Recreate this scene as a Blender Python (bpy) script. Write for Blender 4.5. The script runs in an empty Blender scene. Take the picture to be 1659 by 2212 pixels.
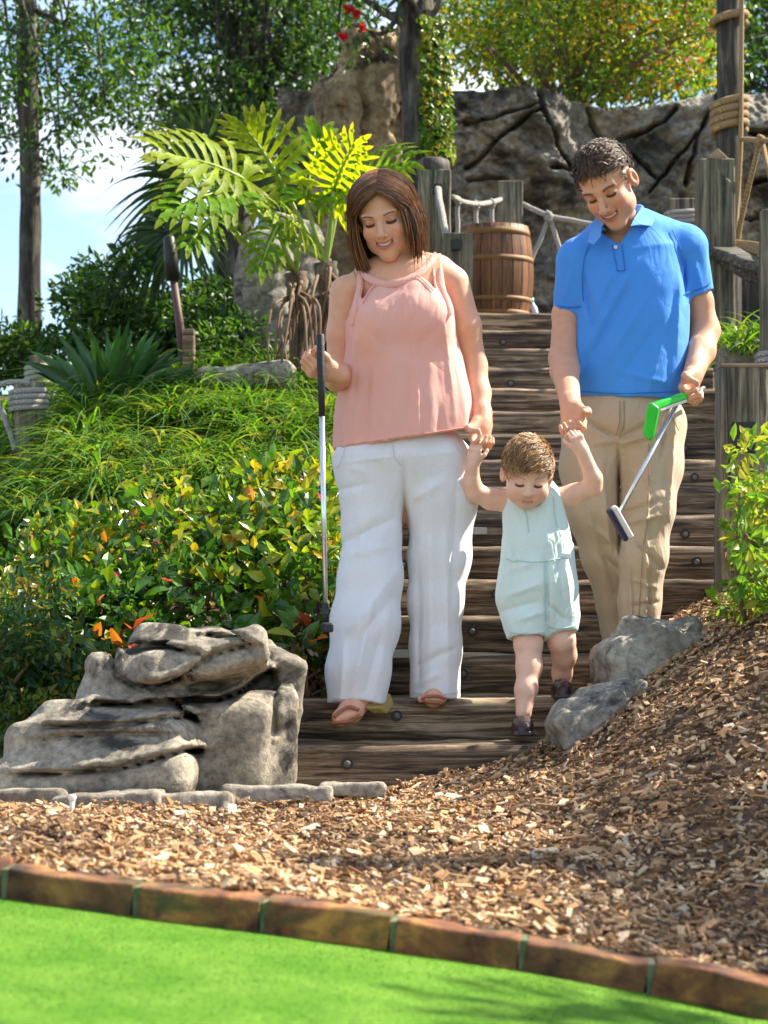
import bpy, math, random
import numpy as np
from mathutils import Vector, Matrix

random.seed(11)
rng = np.random.default_rng(11)
scene = bpy.context.scene
COL = scene.collection

# ------------------------------------------------------------------ camera
CAM_Z = 0.546
F = 4739.0          # focal length in units of the 1659 px wide working grid
HZ = 1296.0         # row of the horizon in that grid
cam_d = bpy.data.cameras.new("camera")
cam = bpy.data.objects.new("camera", cam_d)
COL.objects.link(cam)
cam.location = (0, 0, CAM_Z)
cam.rotation_euler = (math.radians(90), 0, 0)
cam_d.sensor_fit = 'VERTICAL'
cam_d.sensor_height = 36.0
cam_d.lens = 36.0 * F / 2212.0
cam_d.shift_y = (HZ - 1106.0) / 2212.0
cam_d.clip_end = 3000
cam_d.dof.use_dof = True
cam_d.dof.focus_distance = 6.9
cam_d.dof.aperture_fstop = 5.6
scene.camera = cam

# ------------------------------------------------------------------ sky and sun
SUN_AZ = math.radians(70)      # from +Y (away from the camera) towards +X
SUN_EL = math.radians(45)
world = bpy.data.worlds.new("World")
scene.world = world
world.use_nodes = True
wt = world.node_tree
wt.nodes.clear()
w_out = wt.nodes.new("ShaderNodeOutputWorld")
w_bg = wt.nodes.new("ShaderNodeBackground")
w_bg.inputs["Strength"].default_value = 0.092
w_sky = wt.nodes.new("ShaderNodeTexSky")
w_sky.sky_type = 'NISHITA'
w_sky.sun_disc = False
w_sky.sun_elevation = SUN_EL
w_sky.sun_rotation = SUN_AZ
w_sky.altitude = 0
w_sky.air_density = 1.0
w_sky.dust_density = 0.15
w_sky.ozone_density = 2.2
# soft white cumulus clouds spread over the whole sky
w_tc = wt.nodes.new("ShaderNodeTexCoord")
w_map = wt.nodes.new("ShaderNodeMapping")
w_map.inputs["Scale"].default_value = (5.0, 5.0, 13.0)
w_map.inputs["Location"].default_value = (0.9, 0.2, 0.55)
w_no = wt.nodes.new("ShaderNodeTexNoise")
w_no.inputs["Scale"].default_value = 1.0
w_no.inputs["Detail"].default_value = 7.0
w_no.inputs["Roughness"].default_value = 0.55
w_rp = wt.nodes.new("ShaderNodeValToRGB")
w_rp.color_ramp.elements[0].position = 0.49
w_rp.color_ramp.elements[1].position = 0.64
w_mx = wt.nodes.new("ShaderNodeMix")
w_mx.data_type = 'RGBA'
w_mx.inputs[7].default_value = (7.5, 7.7, 8.0, 1)
wl = wt.links.new
wl(w_tc.outputs["Generated"], w_map.inputs["Vector"])
wl(w_map.outputs["Vector"], w_no.inputs["Vector"])
wl(w_no.outputs["Fac"], w_rp.inputs["Fac"])
wl(w_rp.outputs["Color"], w_mx.inputs[0])
wl(w_sky.outputs["Color"], w_mx.inputs[6])
wl(w_mx.outputs[2], w_bg.inputs["Color"])
wl(w_bg.outputs["Background"], w_out.inputs["Surface"])

sun_d = bpy.data.lights.new("sun", 'SUN')
sun_d.energy = 5.0
sun_d.angle = math.radians(0.55)
sun_d.color = (1.0, 0.91, 0.76)
sun = bpy.data.objects.new("sun", sun_d)
COL.objects.link(sun)
S_DIR = Vector((math.sin(SUN_AZ) * math.cos(SUN_EL), math.cos(SUN_AZ) * math.cos(SUN_EL), math.sin(SUN_EL)))
sun.rotation_euler = S_DIR.to_track_quat('Z', 'Y').to_euler()
sun.location = (6, 6, 9)

vs = scene.view_settings
vs.view_transform = 'Standard'
vs.look = 'None'
vs.exposure = 1.37
vs.gamma = 1.0
vs.use_curve_mapping = False
scene.cycles.use_denoising = True
scene.cycles.max_bounces = 8
scene.cycles.transparent_max_bounces = 6

# ------------------------------------------------------------------ helpers
def P(u, v, y):
    """a point y metres in front of the camera, u across and v down on the 1659 x 2212 grid"""
    return np.array([(u - 829.5) * y / F, y, CAM_Z - (v - HZ) * y / F])

def tag(o, label=None, cat=None, group=None, kind=None):
    if label: o["label"] = label
    if cat: o["category"] = cat
    if group: o["group"] = group
    if kind: o["kind"] = kind
    return o

def empty(name, loc, label=None, cat=None, group=None):
    o = bpy.data.objects.new(name, None)
    o.empty_display_size = 0.1
    o.location = tuple(float(c) for c in loc)
    COL.objects.link(o)
    return tag(o, label, cat, group)

ABS = {}
def link(o, parent=None):
    COL.objects.link(o)
    if parent is not None:
        o.parent = parent
        o.matrix_parent_inverse = ABS.get(parent.name, Matrix.Translation(parent.location)).inverted()
        ABS[o.name] = Matrix.Identity(4)
    return o

def mk(name, V, Fc, mat, parent=None, smooth=True, col=None):
    """mesh object from arrays; Fc is (m,3) or (m,4); col is one colour per vertex"""
    V = np.asarray(V, np.float32); Fc = np.asarray(Fc, np.int32)
    me = bpy.data.meshes.new(name)
    n, (m, k) = len(V), Fc.shape
    me.vertices.add(n); me.vertices.foreach_set("co", V.ravel())
    me.loops.add(m * k); me.loops.foreach_set("vertex_index", Fc.ravel())
    me.polygons.add(m); me.polygons.foreach_set("loop_start", np.arange(m, dtype=np.int32) * k)
    me.polygons.foreach_set("use_smooth", np.full(m, smooth))
    me.update(calc_edges=True)
    if col is not None:
        a = me.color_attributes.new("Col", 'FLOAT_COLOR', 'POINT')
        c = np.ones((n, 4), np.float32); c[:, :3] = col
        a.data.foreach_set("color", c.ravel())
    if mat: me.materials.append(mat)
    o = bpy.data.objects.new(name, me)
    return link(o, parent)

class MB:
    """collects small solids and links them as one mesh"""
    def __init__(s): s.v = []; s.f = []
    def add(s, V, Fc):
        b = len(s.v); s.v += [tuple(map(float, p)) for p in V]; s.f += [tuple(int(i) + b for i in q) for q in Fc]
    def box(s, c, half, R=None, taper=1.0):
        c = np.array(c, float); hx, hy, hz = half; V = []
        for z in (-1, 1):
            t = taper if z > 0 else 1.0
            for x, y in ((-1, -1), (1, -1), (1, 1), (-1, 1)):
                p = np.array([x * hx * t, y * hy * t, z * hz])
                V.append(c + (R @ p if R is not None else p))
        s.add(V, [(3, 2, 1, 0), (4, 5, 6, 7), (0, 1, 5, 4), (1, 2, 6, 5), (2, 3, 7, 6), (3, 0, 4, 7)])
    def tube(s, pts, rad, n=10, flat=1.0, cap=True):
        pts = [np.array(p, float) for p in pts]; m = len(pts)
        if np.isscalar(rad): rad = [rad] * m
        V = []; up = np.array([0.13, 0.31, 0.94])
        prev = None
        for i, p in enumerate(pts):
            d = pts[min(i + 1, m - 1)] - pts[max(i - 1, 0)]; d = d / (np.linalg.norm(d) + 1e-9)
            if prev is None:
                a = np.cross(d, up)
                if np.linalg.norm(a) < 0.2: a = np.cross(d, np.array([1.0, 0, 0]))
            else:
                a = prev - d * (prev @ d)
            a /= np.linalg.norm(a); b = np.cross(d, a); prev = a
            for k in range(n):
                t = 2 * math.pi * k / n
                V.append(p + rad[i] * (math.cos(t) * a + flat * math.sin(t) * b))
        Fc = []
        for i in range(m - 1):
            for k in range(n):
                k2 = (k + 1) % n
                Fc.append((i * n + k, i * n + k2, (i + 1) * n + k2, (i + 1) * n + k))
        if cap:
            Fc.append(tuple(reversed(range(n)))); Fc.append(tuple((m - 1) * n + k for k in range(n)))
        s.add(V, Fc)
    def lathe(s, base, prof, n=24, a0=0.0, a1=2 * math.pi):
        """prof: list of (radius, z)"""
        base = np.array(base, float); V = []; full = abs(a1 - a0 - 2 * math.pi) < 1e-6
        nn = n if full else n + 1
        for r, z in prof:
            for k in range(nn):
                t = a0 + (a1 - a0) * k / n
                V.append(base + np.array([r * math.cos(t), r * math.sin(t), z]))
        Fc = []
        for i in range(len(prof) - 1):
            for k in range(n):
                k2 = (k + 1) % nn if full else k + 1
                Fc.append((i * nn + k, i * nn + k2, (i + 1) * nn + k2, (i + 1) * nn + k))
        s.add(V, Fc)
    def slab(s, poly, off):
        """closed prism: polygon points and an offset vector"""
        n = len(poly); off = np.array(off, float)
        V = [np.array(p, float) for p in poly] + [np.array(p, float) + off for p in poly]
        Fc = [tuple(range(n)), tuple(reversed(range(n, 2 * n)))]
        for i in range(n):
            j = (i + 1) % n; Fc.append((i, i + n, j + n, j))
        s.add(V, Fc)
    def build(s, name, mat, parent=None, smooth=False, bevel=0, seg=2, subsurf=0):
        me = bpy.data.meshes.new(name); me.from_pydata(s.v, [], s.f); me.update()
        import bmesh
        bm = bmesh.new(); bm.from_mesh(me); bmesh.ops.recalc_face_normals(bm, faces=bm.faces); bm.to_mesh(me); bm.free()
        me.polygons.foreach_set("use_smooth", [smooth] * len(me.polygons))
        me.materials.append(mat)
        o = bpy.data.objects.new(name, me); link(o, parent)
        if bevel:
            b = o.modifiers.new("bevel", 'BEVEL'); b.width = bevel; b.segments = seg; b.limit_method = 'ANGLE'
        if subsurf:
            b = o.modifiers.new("sub", 'SUBSURF'); b.levels = subsurf; b.render_levels = subsurf
        return o

# value noise on numpy arrays
_T = np.random.default_rng(5).random((64, 64, 64)).astype(np.float32)
def noise3(x, y, z):
    x, y, z = np.broadcast_arrays(np.asarray(x, np.float32), np.asarray(y, np.float32), np.asarray(z, np.float32))
    xi, yi, zi = np.floor(x).astype(np.int32), np.floor(y).astype(np.int32), np.floor(z).astype(np.int32)
    fx, fy, fz = x - xi, y - yi, z - zi
    fx, fy, fz = fx * fx * (3 - 2 * fx), fy * fy * (3 - 2 * fy), fz * fz * (3 - 2 * fz)
    a, b = xi & 63, (xi + 1) & 63; c, d = yi & 63, (yi + 1) & 63; e, f = zi & 63, (zi + 1) & 63
    r = ((_T[a, c, e] * (1 - fx) + _T[b, c, e] * fx) * (1 - fy) + (_T[a, d, e] * (1 - fx) + _T[b, d, e] * fx) * fy) * (1 - fz) \
        + ((_T[a, c, f] * (1 - fx) + _T[b, c, f] * fx) * (1 - fy) + (_T[a, d, f] * (1 - fx) + _T[b, d, f] * fx) * fy) * fz
    return r * 2 - 1
def fbm(x, y, z, s=1.0, o=4, g=0.5):
    r = 0; a = 1.0
    for i in range(o):
        r = r + a * noise3(x * s + 17.3 * i, y * s + 5.1 * i, z * s + 9.7 * i); a *= g; s *= 2.03
    return r
def sstep(a, b, x):
    t = np.clip((x - a) / (b - a), 0, 1); return t * t * (3 - 2 * t)

# ------------------------------------------------------------------ distance fields -> smooth meshes
class SDF:
    def __init__(s, lo, hi, h):
        s.h = h; s.lo = np.array(lo, float); hi = np.array(hi, float)
        s.n = np.ceil((hi - s.lo) / h).astype(int) + 1
        s.A = np.full(s.n, 0.5, np.float32)
        s.ax = [(s.lo[i] + h * np.arange(s.n[i])).astype(np.float32) for i in range(3)]
    def grid(s): return s.ax[0][:, None, None], s.ax[1][None, :, None], s.ax[2][None, None, :]
    def _sl(s, lo, hi, pad):
        i0 = np.clip(np.floor((np.array(lo) - pad - s.lo) / s.h).astype(int), 0, s.n)
        i1 = np.clip(np.ceil((np.array(hi) + pad - s.lo) / s.h).astype(int) + 1, 0, s.n)
        sl = tuple(slice(a, b) for a, b in zip(i0, i1))
        return sl, s.ax[0][sl[0]][:, None, None], s.ax[1][sl[1]][None, :, None], s.ax[2][sl[2]][None, None, :]
    def _op(s, sl, d, k, mode):
        a = s.A[sl]
        if a.size == 0: return
        if mode == 'S': d = -d
        if mode == 'U':
            r = np.minimum(a, d)
            if k > 0: hh = np.maximum(k - np.abs(a - d), 0) / k; r = r - hh * hh * k * 0.25
        else:
            r = np.maximum(a, d)
            if k > 0: hh = np.maximum(k - np.abs(a - d), 0) / k; r = r + hh * hh * k * 0.25
        s.A[sl] = r
    def cone(s, a, b, ra, rb, k=0.01, e=1.0, cap=False, cap0=False, mode='U'):
        a = np.array(a, float); b = np.array(b, float); r = max(ra, rb) * max(1, e)
        sl, x, y, z = s._sl(np.minimum(a, b) - r, np.maximum(a, b) + r, k + 3 * s.h)
        ba = b - a; L2 = float(ba @ ba) + 1e-12
        px, py, pz = x - a[0], y - a[1], z - a[2]
        t0 = (px * ba[0] + py * ba[1] + pz * ba[2]) / L2
        t = np.clip(t0, 0, 1)
        dx, dy, dz = px - t * ba[0], (py - t * ba[1]) / e, pz - t * ba[2]
        d = (np.sqrt(dx * dx + dy * dy + dz * dz) - (ra + (rb - ra) * t)) * min(1.0, e)
        if cap: d = np.maximum(d, (t0 - 1) * math.sqrt(L2))
        if cap0: d = np.maximum(d, -t0 * math.sqrt(L2))
        s._op(sl, d, k, mode)
    def ell(s, c, r, R=None, k=0.01, mode='U'):
        c = np.array(c, float); r = np.array(r, float); m = r.max()
        sl, x, y, z = s._sl(c - m, c + m, k + 3 * s.h)
        px, py, pz = x - c[0], y - c[1], z - c[2]
        if R is not None:
            q = [R[0][i] * px + R[1][i] * py + R[2][i] * pz for i in range(3)]
        else:
            q = [px, py, pz]
        k0 = np.sqrt(sum((q[i] / r[i]) ** 2 for i in range(3))) + 1e-6
        k1 = np.sqrt(sum((q[i] / r[i] ** 2) ** 2 for i in range(3))) + 1e-6
        s._op(sl, k0 * (k0 - 1) / k1, k, mode)
    def box(s, c, half, rad, R=None, k=0.01, mode='U'):
        c = np.array(c, float); half = np.array(half, float) - rad; m = np.linalg.norm(half) + rad
        sl, x, y, z = s._sl(c - m, c + m, k + 3 * s.h)
        px, py, pz = x - c[0], y - c[1], z - c[2]
        if R is not None:
            q = [R[0][i] * px + R[1][i] * py + R[2][i] * pz for i in range(3)]
        else:
            q = [px + 0 * py + 0 * pz, py + 0 * px + 0 * pz, pz + 0 * px + 0 * py]
        q = [np.abs(q[i]) - half[i] for i in range(3)]
        d = np.sqrt(sum(np.maximum(v, 0) ** 2 for v in q)) + np.minimum(np.maximum(np.maximum(q[0], q[1]), q[2]), 0) - rad
        s._op(sl, d, k, mode)
    def chain(s, pts, k=0.01, cap=False, cap0=False, mode='U'):
        """pts: (position, radius, depth factor)"""
        for i in range(len(pts) - 1):
            (a, ra, e), (b, rb, e2) = pts[i], pts[i + 1]
            s.cone(a, b, ra, rb, k, (e + e2) / 2, cap and i == len(pts) - 2, cap0 and i == 0, mode)
    def cutpoly(s, poly, y0=None, y1=None, k=0.004):
        """remove the prism whose outline is a convex polygon on the working grid"""
        x, y, z = s.grid(); u = 829.5 + x * F / y; v = HZ - (z - CAM_Z) * F / y
        d = -1e9; n = len(poly)
        ar = sum(poly[i][0] * poly[(i + 1) % n][1] - poly[(i + 1) % n][0] * poly[i][1] for i in range(n))
        sg = 1 if ar > 0 else -1
        for i in range(n):
            (x0, v0), (x1, v1) = poly[i], poly[(i + 1) % n]
            ex, ev = x1 - x0, v1 - v0; L = math.hypot(ex, ev)
            d = np.maximum(d, sg * ((u - x0) * ev - (v - v0) * ex) / L)
        d = d * y / F
        if y0 is not None: d = np.maximum(d, y0 - y)
        if y1 is not None: d = np.maximum(d, y - y1)
        s._op((slice(None),) * 3, d.astype(np.float32), k, 'S')
    def mesh(s, smooth=0):
        A = s.A; A[0] = A[-1] = 0.5; A[:, 0] = A[:, -1] = 0.5; A[:, :, 0] = A[:, :, -1] = 0.5
        I = A < 0; n = s.n
        c = np.zeros(n - 1, np.uint8)
        for i in (0, 1):
            for j in (0, 1):
                for k in (0, 1):
                    c += I[i:n[0] - 1 + i, j:n[1] - 1 + j, k:n[2] - 1 + k]
        act = (c > 0) & (c < 8); idx = np.argwhere(act)
        vid = np.full(n - 1, -1, np.int32); vid[act] = np.arange(len(idx))
        cor = [(i, j, k) for i in (0, 1) for j in (0, 1) for k in (0, 1)]
        val = {q: A[idx[:, 0] + q[0], idx[:, 1] + q[1], idx[:, 2] + q[2]] for q in cor}
        acc = np.zeros((len(idx), 3)); cnt = np.zeros(len(idx))
        for q in cor:
            for axx in range(3):
                if q[axx] == 0:
                    r = list(q); r[axx] = 1; r = tuple(r)
                    a, b = val[q], val[r]; mk_ = (a < 0) != (b < 0)
                    t = np.where(mk_, a / np.where(mk_, a - b, 1), 0)
                    p = np.tile(np.array(q, float), (len(idx), 1)); p[:, axx] = t
                    acc += p * mk_[:, None]; cnt += mk_
        V = s.lo + (idx + acc / np.maximum(cnt, 1)[:, None]) * s.h
        Q = []
        for axx in range(3):
            o1, o2 = [(1, 2), (2, 0), (0, 1)][axx]
            sa = [slice(None)] * 3; sb = [slice(None)] * 3
            sa[axx] = slice(0, n[axx] - 1); sb[axx] = slice(1, n[axx])
            ch = I[tuple(sa)] != I[tuple(sb)]
            e = np.argwhere(ch)
            ok = (e[:, o1] > 0) & (e[:, o2] > 0) & (e[:, o1] < n[o1] - 1) & (e[:, o2] < n[o2] - 1); e = e[ok]
            ins = I[e[:, 0], e[:, 1], e[:, 2]]
            def g(d1, d2):
                q = e.copy(); q[:, o1] -= d1; q[:, o2] -= d2; return vid[q[:, 0], q[:, 1], q[:, 2]]
            q = np.stack([g(1, 1), g(0, 1), g(0, 0), g(1, 0)], 1)
            q[~ins] = q[~ins][:, ::-1]
            Q.append(q)
        Q = np.concatenate(Q)
        if smooth:
            e = np.concatenate([Q[:, [0, 1]], Q[:, [1, 2]], Q[:, [2, 3]], Q[:, [3, 0]]]); a, b = e[:, 0], e[:, 1]; nv = len(V)
            deg = np.bincount(a, minlength=nv) + np.bincount(b, minlength=nv)
            for it in range(smooth * 2):
                L = np.stack([np.bincount(a, V[b, k], nv) + np.bincount(b, V[a, k], nv) for k in range(3)], 1) / np.maximum(deg, 1)[:, None] - V
                V = V + (0.6 if it % 2 == 0 else -0.62) * L
        return V, Q

def join(parts):
    V = []; Q = []; C = []; b = 0
    for v, q, c in parts:
        V.append(v); Q.append(q + b); b += len(v)
        c = np.asarray(c, float)
        C.append(np.tile(c, (len(v), 1)) if c.ndim == 1 else c)
    return np.concatenate(V), np.concatenate(Q), np.concatenate(C)

# many thin tubes (hair) and many ribbons (blades) at once
def tubes(C, R, n=3):
    """C (S,P,3) centres, R (S,P) radii"""
    S, Pn, _ = C.shape
    d = np.gradient(C, axis=1); d /= np.linalg.norm(d, axis=2, keepdims=True) + 1e-9
    ref = np.tile(np.array([0.3, 0.5, 0.81]), (S, Pn, 1))
    a = np.cross(d, ref); a /= np.linalg.norm(a, axis=2, keepdims=True) + 1e-9
    b = np.cross(d, a)
    V = np.stack([C + R[..., None] * (math.cos(t) * a + math.sin(t) * b) for t in [2 * math.pi * k / n for k in range(n)]], 2)
    ids = np.arange(S * Pn * n).reshape(S, Pn, n)
    Q = []
    for k in range(n):
        k2 = (k + 1) % n
        Q.append(np.stack([ids[:, :-1, k], ids[:, :-1, k2], ids[:, 1:, k2], ids[:, 1:, k]], -1).reshape(-1, 4))
    return V.reshape(-1, 3), np.concatenate(Q)
def ribbons(C, side, W, fold=0.25):
    """C (S,P,3) centre line, side (S,3) or (S,P,3) unit, W (S,P) half width; folded along the middle"""
    S, Pn, _ = C.shape
    if side.ndim == 2: side = np.repeat(side[:, None, :], Pn, 1)
    d = np.gradient(C, axis=1); nrm = np.cross(d, side); nrm /= np.linalg.norm(nrm, axis=2, keepdims=True) + 1e-9
    nrm *= np.where(nrm[..., 2:3] < 0, -1, 1)
    L = C - side * W[..., None] + nrm * W[..., None] * fold
    Rr = C + side * W[..., None] + nrm * W[..., None] * fold
    V = np.stack([L, C, Rr], 2)
    ids = np.arange(S * Pn * 3).reshape(S, Pn, 3)
    Q = [np.stack([ids[:, :-1, k], ids[:, :-1, k + 1], ids[:, 1:, k + 1], ids[:, 1:, k]], -1).reshape(-1, 4) for k in (0, 1)]
    return V.reshape(-1, 3), np.concatenate(Q)
def leaves(Pos, D, Nn, size, width=0.42, fold=0.22, droop=0.12):
    """one folded leaf per row: base position, direction, normal, length"""
    D = D / (np.linalg.norm(D, axis=1, keepdims=True) + 1e-9)
    B = np.cross(D, Nn); B /= np.linalg.norm(B, axis=1, keepdims=True) + 1e-9
    N2 = np.cross(B, D); s = size[:, None]
    base = Pos; mid = Pos + D * s * 0.5 - N2 * s * 0.02
    tip = Pos + D * s - N2 * s * droop
    l = Pos + D * s * 0.42 + B * s * width * 0.5 + N2 * s * fold * width
    r = Pos + D * s * 0.42 - B * s * width * 0.5 + N2 * s * fold * width
    l2 = Pos + D * s * 0.74 + B * s * width * 0.34 + N2 * s * fold * width * 0.5 - N2 * s * droop * 0.5
    r2 = Pos + D * s * 0.74 - B * s * width * 0.34 + N2 * s * fold * width * 0.5 - N2 * s * droop * 0.5
    V = np.stack([base, mid, tip, l, r, l2, r2], 1)
    n = len(Pos); o = np.arange(n)[:, None] * 7
    T = np.concatenate([o + np.array([[0, 4, 1]]), o + np.array([[0, 1, 3]]), o + np.array([[1, 4, 6]]), o + np.array([[1, 6, 2]]),
                        o + np.array([[3, 1, 5]]), o + np.array([[5, 1, 2]])])
    return V.reshape(-1, 3), T
def rep(c, k): return np.repeat(np.asarray(c), k, axis=0)
def rdir(n, zlo=-1.0, zhi=1.0):
    z = rng.uniform(zlo, zhi, n); t = rng.uniform(0, 2 * np.pi, n); r = np.sqrt(1 - z * z)
    return np.stack([r * np.cos(t), r * np.sin(t), z], 1)
def unit(v): v = np.asarray(v, float); return v / (np.linalg.norm(v, axis=-1, keepdims=True) + 1e-12)
def rotm(rx=0, ry=0, rz=0):
    from mathutils import Euler
    return np.array(Euler((math.radians(rx), math.radians(ry), math.radians(rz)), 'XYZ').to_matrix())
def spline(pts, n):
    pts = np.array(pts, float); m = len(pts)
    ext = np.vstack([2 * pts[0] - pts[1], pts, 2 * pts[-1] - pts[-2]])
    out = []
    for t in np.linspace(0, m - 1 - 1e-6, n):
        i = int(t); f = t - i; p0, p1, p2, p3 = ext[i:i + 4]
        out.append(0.5 * (2 * p1 + (p2 - p0) * f + (2 * p0 - 5 * p1 + 4 * p2 - p3) * f * f + (3 * p1 - p0 - 3 * p2 + p3) * f ** 3))
    return np.array(out)

# ------------------------------------------------------------------ materials
class NT:
    def __init__(s, name):
        s.m = bpy.data.materials.new(name); s.m.use_nodes = True; s.t = s.m.node_tree; s.t.nodes.clear()
        s.out = s.t.nodes.new("ShaderNodeOutputMaterial")
    def n(s, typ, **kw):
        nd = s.t.nodes.new("ShaderNode" + typ)
        for k, v in kw.items():
            if k.startswith("_"): setattr(nd, k[1:], v); continue
            i = nd.inputs[int(k[1:])] if k[0] == "i" and k[1:].isdigit() else nd.inputs[k.replace("__", " ")]
            if hasattr(v, "is_output"): s.t.links.new(v, i)
            else: i.default_value = v
        return nd
    def coords(s, scale=(1, 1, 1), which="Object"):
        tc = s.n("TexCoord"); return s.n("Mapping", Vector=tc.outputs[which], Scale=scale).outputs[0]
    def noise(s, scale, detail=4, rough=0.55, vec=None, dist=0.0):
        kw = dict(Scale=scale, Detail=detail, Roughness=rough, Distortion=dist)
        if vec is not None: kw["Vector"] = vec
        return s.n("TexNoise", **kw).outputs["Fac"]
    def ramp(s, fac, stops, interp='LINEAR'):
        r = s.n("ValToRGB", Fac=fac); cr = r.color_ramp; cr.interpolation = interp
        while len(cr.elements) < len(stops): cr.elements.new(0.5)
        for e, (p, c) in zip(cr.elements, stops):
            e.position = p; e.color = (*c, 1) if len(c) == 3 else c
        return r.outputs[0]
    def mix(s, fac, a, b, blend='MIX'):
        nd = s.t.nodes.new("ShaderNodeMix"); nd.data_type = 'RGBA'; nd.blend_type = blend
        for i, v in ((0, fac), (6, a), (7, b)):
            if hasattr(v, "is_output"): s.t.links.new(v, nd.inputs[i])
            else: nd.inputs[i].default_value = v if i == 0 else ((*v, 1) if len(v) == 3 else v)
        return nd.outputs[2]
    def bump(s, h, strength=0.3, dist=0.01):
        return s.n("Bump", Height=h, Strength=strength, Distance=dist).outputs[0]
    def bsdf(s, color, rough=0.6, normal=None, **kw):
        b = s.n("BsdfPrincipled", Roughness=rough)
        i = b.inputs["Base Color"]
        if hasattr(color, "is_output"): s.t.links.new(color, i)
        else: i.default_value = (*color, 1)
        if normal is not None: s.t.links.new(normal, b.inputs["Normal"])
        for k, v in kw.items():
            i = b.inputs[k.replace("__", " ")]
            if hasattr(v, "is_output"): s.t.links.new(v, i)
            else: i.default_value = v
        return b.outputs[0]
    def done(s, sh): s.t.links.new(sh, s.out.inputs["Surface"]); return s.m
    def attr(s, name="Col"): return s.n("Attribute", _attribute_name=name).outputs["Color"]

def m_plain(name, c, rough=0.5, var=0.12, scale=40, bump=0.0, **kw):
    t = NT(name); f = t.noise(scale, 4, vec=t.coords())
    col = t.mix(f, tuple(x * (1 - var) for x in c), tuple(min(1, x * (1 + var)) for x in c))
    return t.done(t.bsdf(col, rough, t.bump(f, bump, 0.004) if bump else None, **kw))

def m_wood(name, stops, grain=(3, 60, 60), rough=0.75, bump=0.6):
    t = NT(name); v = t.coords(grain)
    oi = t.n("ObjectInfo").outputs["Random"]
    v2 = t.n("VectorMath", _operation='ADD', i0=v, i1=t.n("CombineXYZ", X=t.n("Math", _operation='MULTIPLY', i0=oi, i1=37.0).outputs[0]).outputs[0]).outputs[0]
    g = t.noise(1.0, 8, 0.72, v2, 0.9)
    big = t.noise(3.5, 4, 0.6, t.coords((1, 1, 1)))
    col = t.ramp(g, stops)
    col = t.mix(t.ramp(big, [(0.35, (0, 0, 0)), (0.7, (1, 1, 1))]), t.mix(1.0, col, (0.5, 0.48, 0.45), 'MULTIPLY'), col)
    col = t.mix(1.0, col, t.ramp(oi, [(0, (0.75, 0.75, 0.75)), (1, (1.15, 1.1, 1.05))]), 'MULTIPLY')
    return t.done(t.bsdf(col, rough, t.bump(g, bump, 0.006)))

def m_rock(name, stops, scale=2.0, bump=0.7, stain=(0.03, 0.03, 0.03), rough=0.85, st=(0.56, 0.68)):
    t = NT(name); v = t.coords()
    a = t.noise(scale * 1.6, 9, 0.68, v, 0.4); b = t.noise(scale * 16, 7, 0.75, v)
    s = t.noise(scale * 1.7, 8, 0.7, t.coords((1, 1, 1.8)), 0.8)
    col = t.ramp(a, stops)
    col = t.mix(1.0, col, t.ramp(b, [(0.36, (0.5, 0.5, 0.5)), (0.62, (1.25, 1.25, 1.25))]), 'MULTIPLY')
    col = t.mix(t.ramp(s, [(st[0], (0, 0, 0)), (st[1], (1, 1, 1))]), col, stain)
    h = t.n("Math", _operation='ADD', i0=t.n("Math", _operation='MULTIPLY', i0=b, i1=0.5).outputs[0], i1=a).outputs[0]
    return t.done(t.bsdf(col, rough, t.bump(h, bump, 0.02)))

def m_leaf(name, trans=0.45, rough=0.4, tint=(1, 1, 1), spec=0.4):
    t = NT(name); c = t.attr()
    v = t.noise(18, 3, vec=t.coords())
    c = t.mix(1.0, c, t.ramp(v, [(0.3, (0.72, 0.72, 0.72)), (0.7, (1.2, 1.2, 1.2))]), 'MULTIPLY')
    if tint != (1, 1, 1): c = t.mix(1.0, c, tint, 'MULTIPLY')
    a = t.bsdf(c, rough, Specular__IOR__Level=spec)
    warm = t.mix(1.0, c, (1.6, 1.45, 0.55), 'MULTIPLY')
    b = t.n("BsdfTranslucent", Color=warm).outputs[0]
    mx = t.n("MixShader", Fac=trans); t.t.links.new(a, mx.inputs[1]); t.t.links.new(b, mx.inputs[2])
    return t.done(mx.outputs[0])

def m_attr(name, rough=0.6, var=0.1, scale=60, bump=0.1, **kw):
    t = NT(name); c = t.attr(); f = t.noise(scale, 4, vec=t.coords())
    c = t.mix(1.0, c, t.ramp(f, [(0.3, (1 - var,) * 3), (0.7, (1 + var,) * 3)]), 'MULTIPLY')
    return t.done(t.bsdf(c, rough, t.bump(f, bump, 0.003), **kw))

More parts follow.
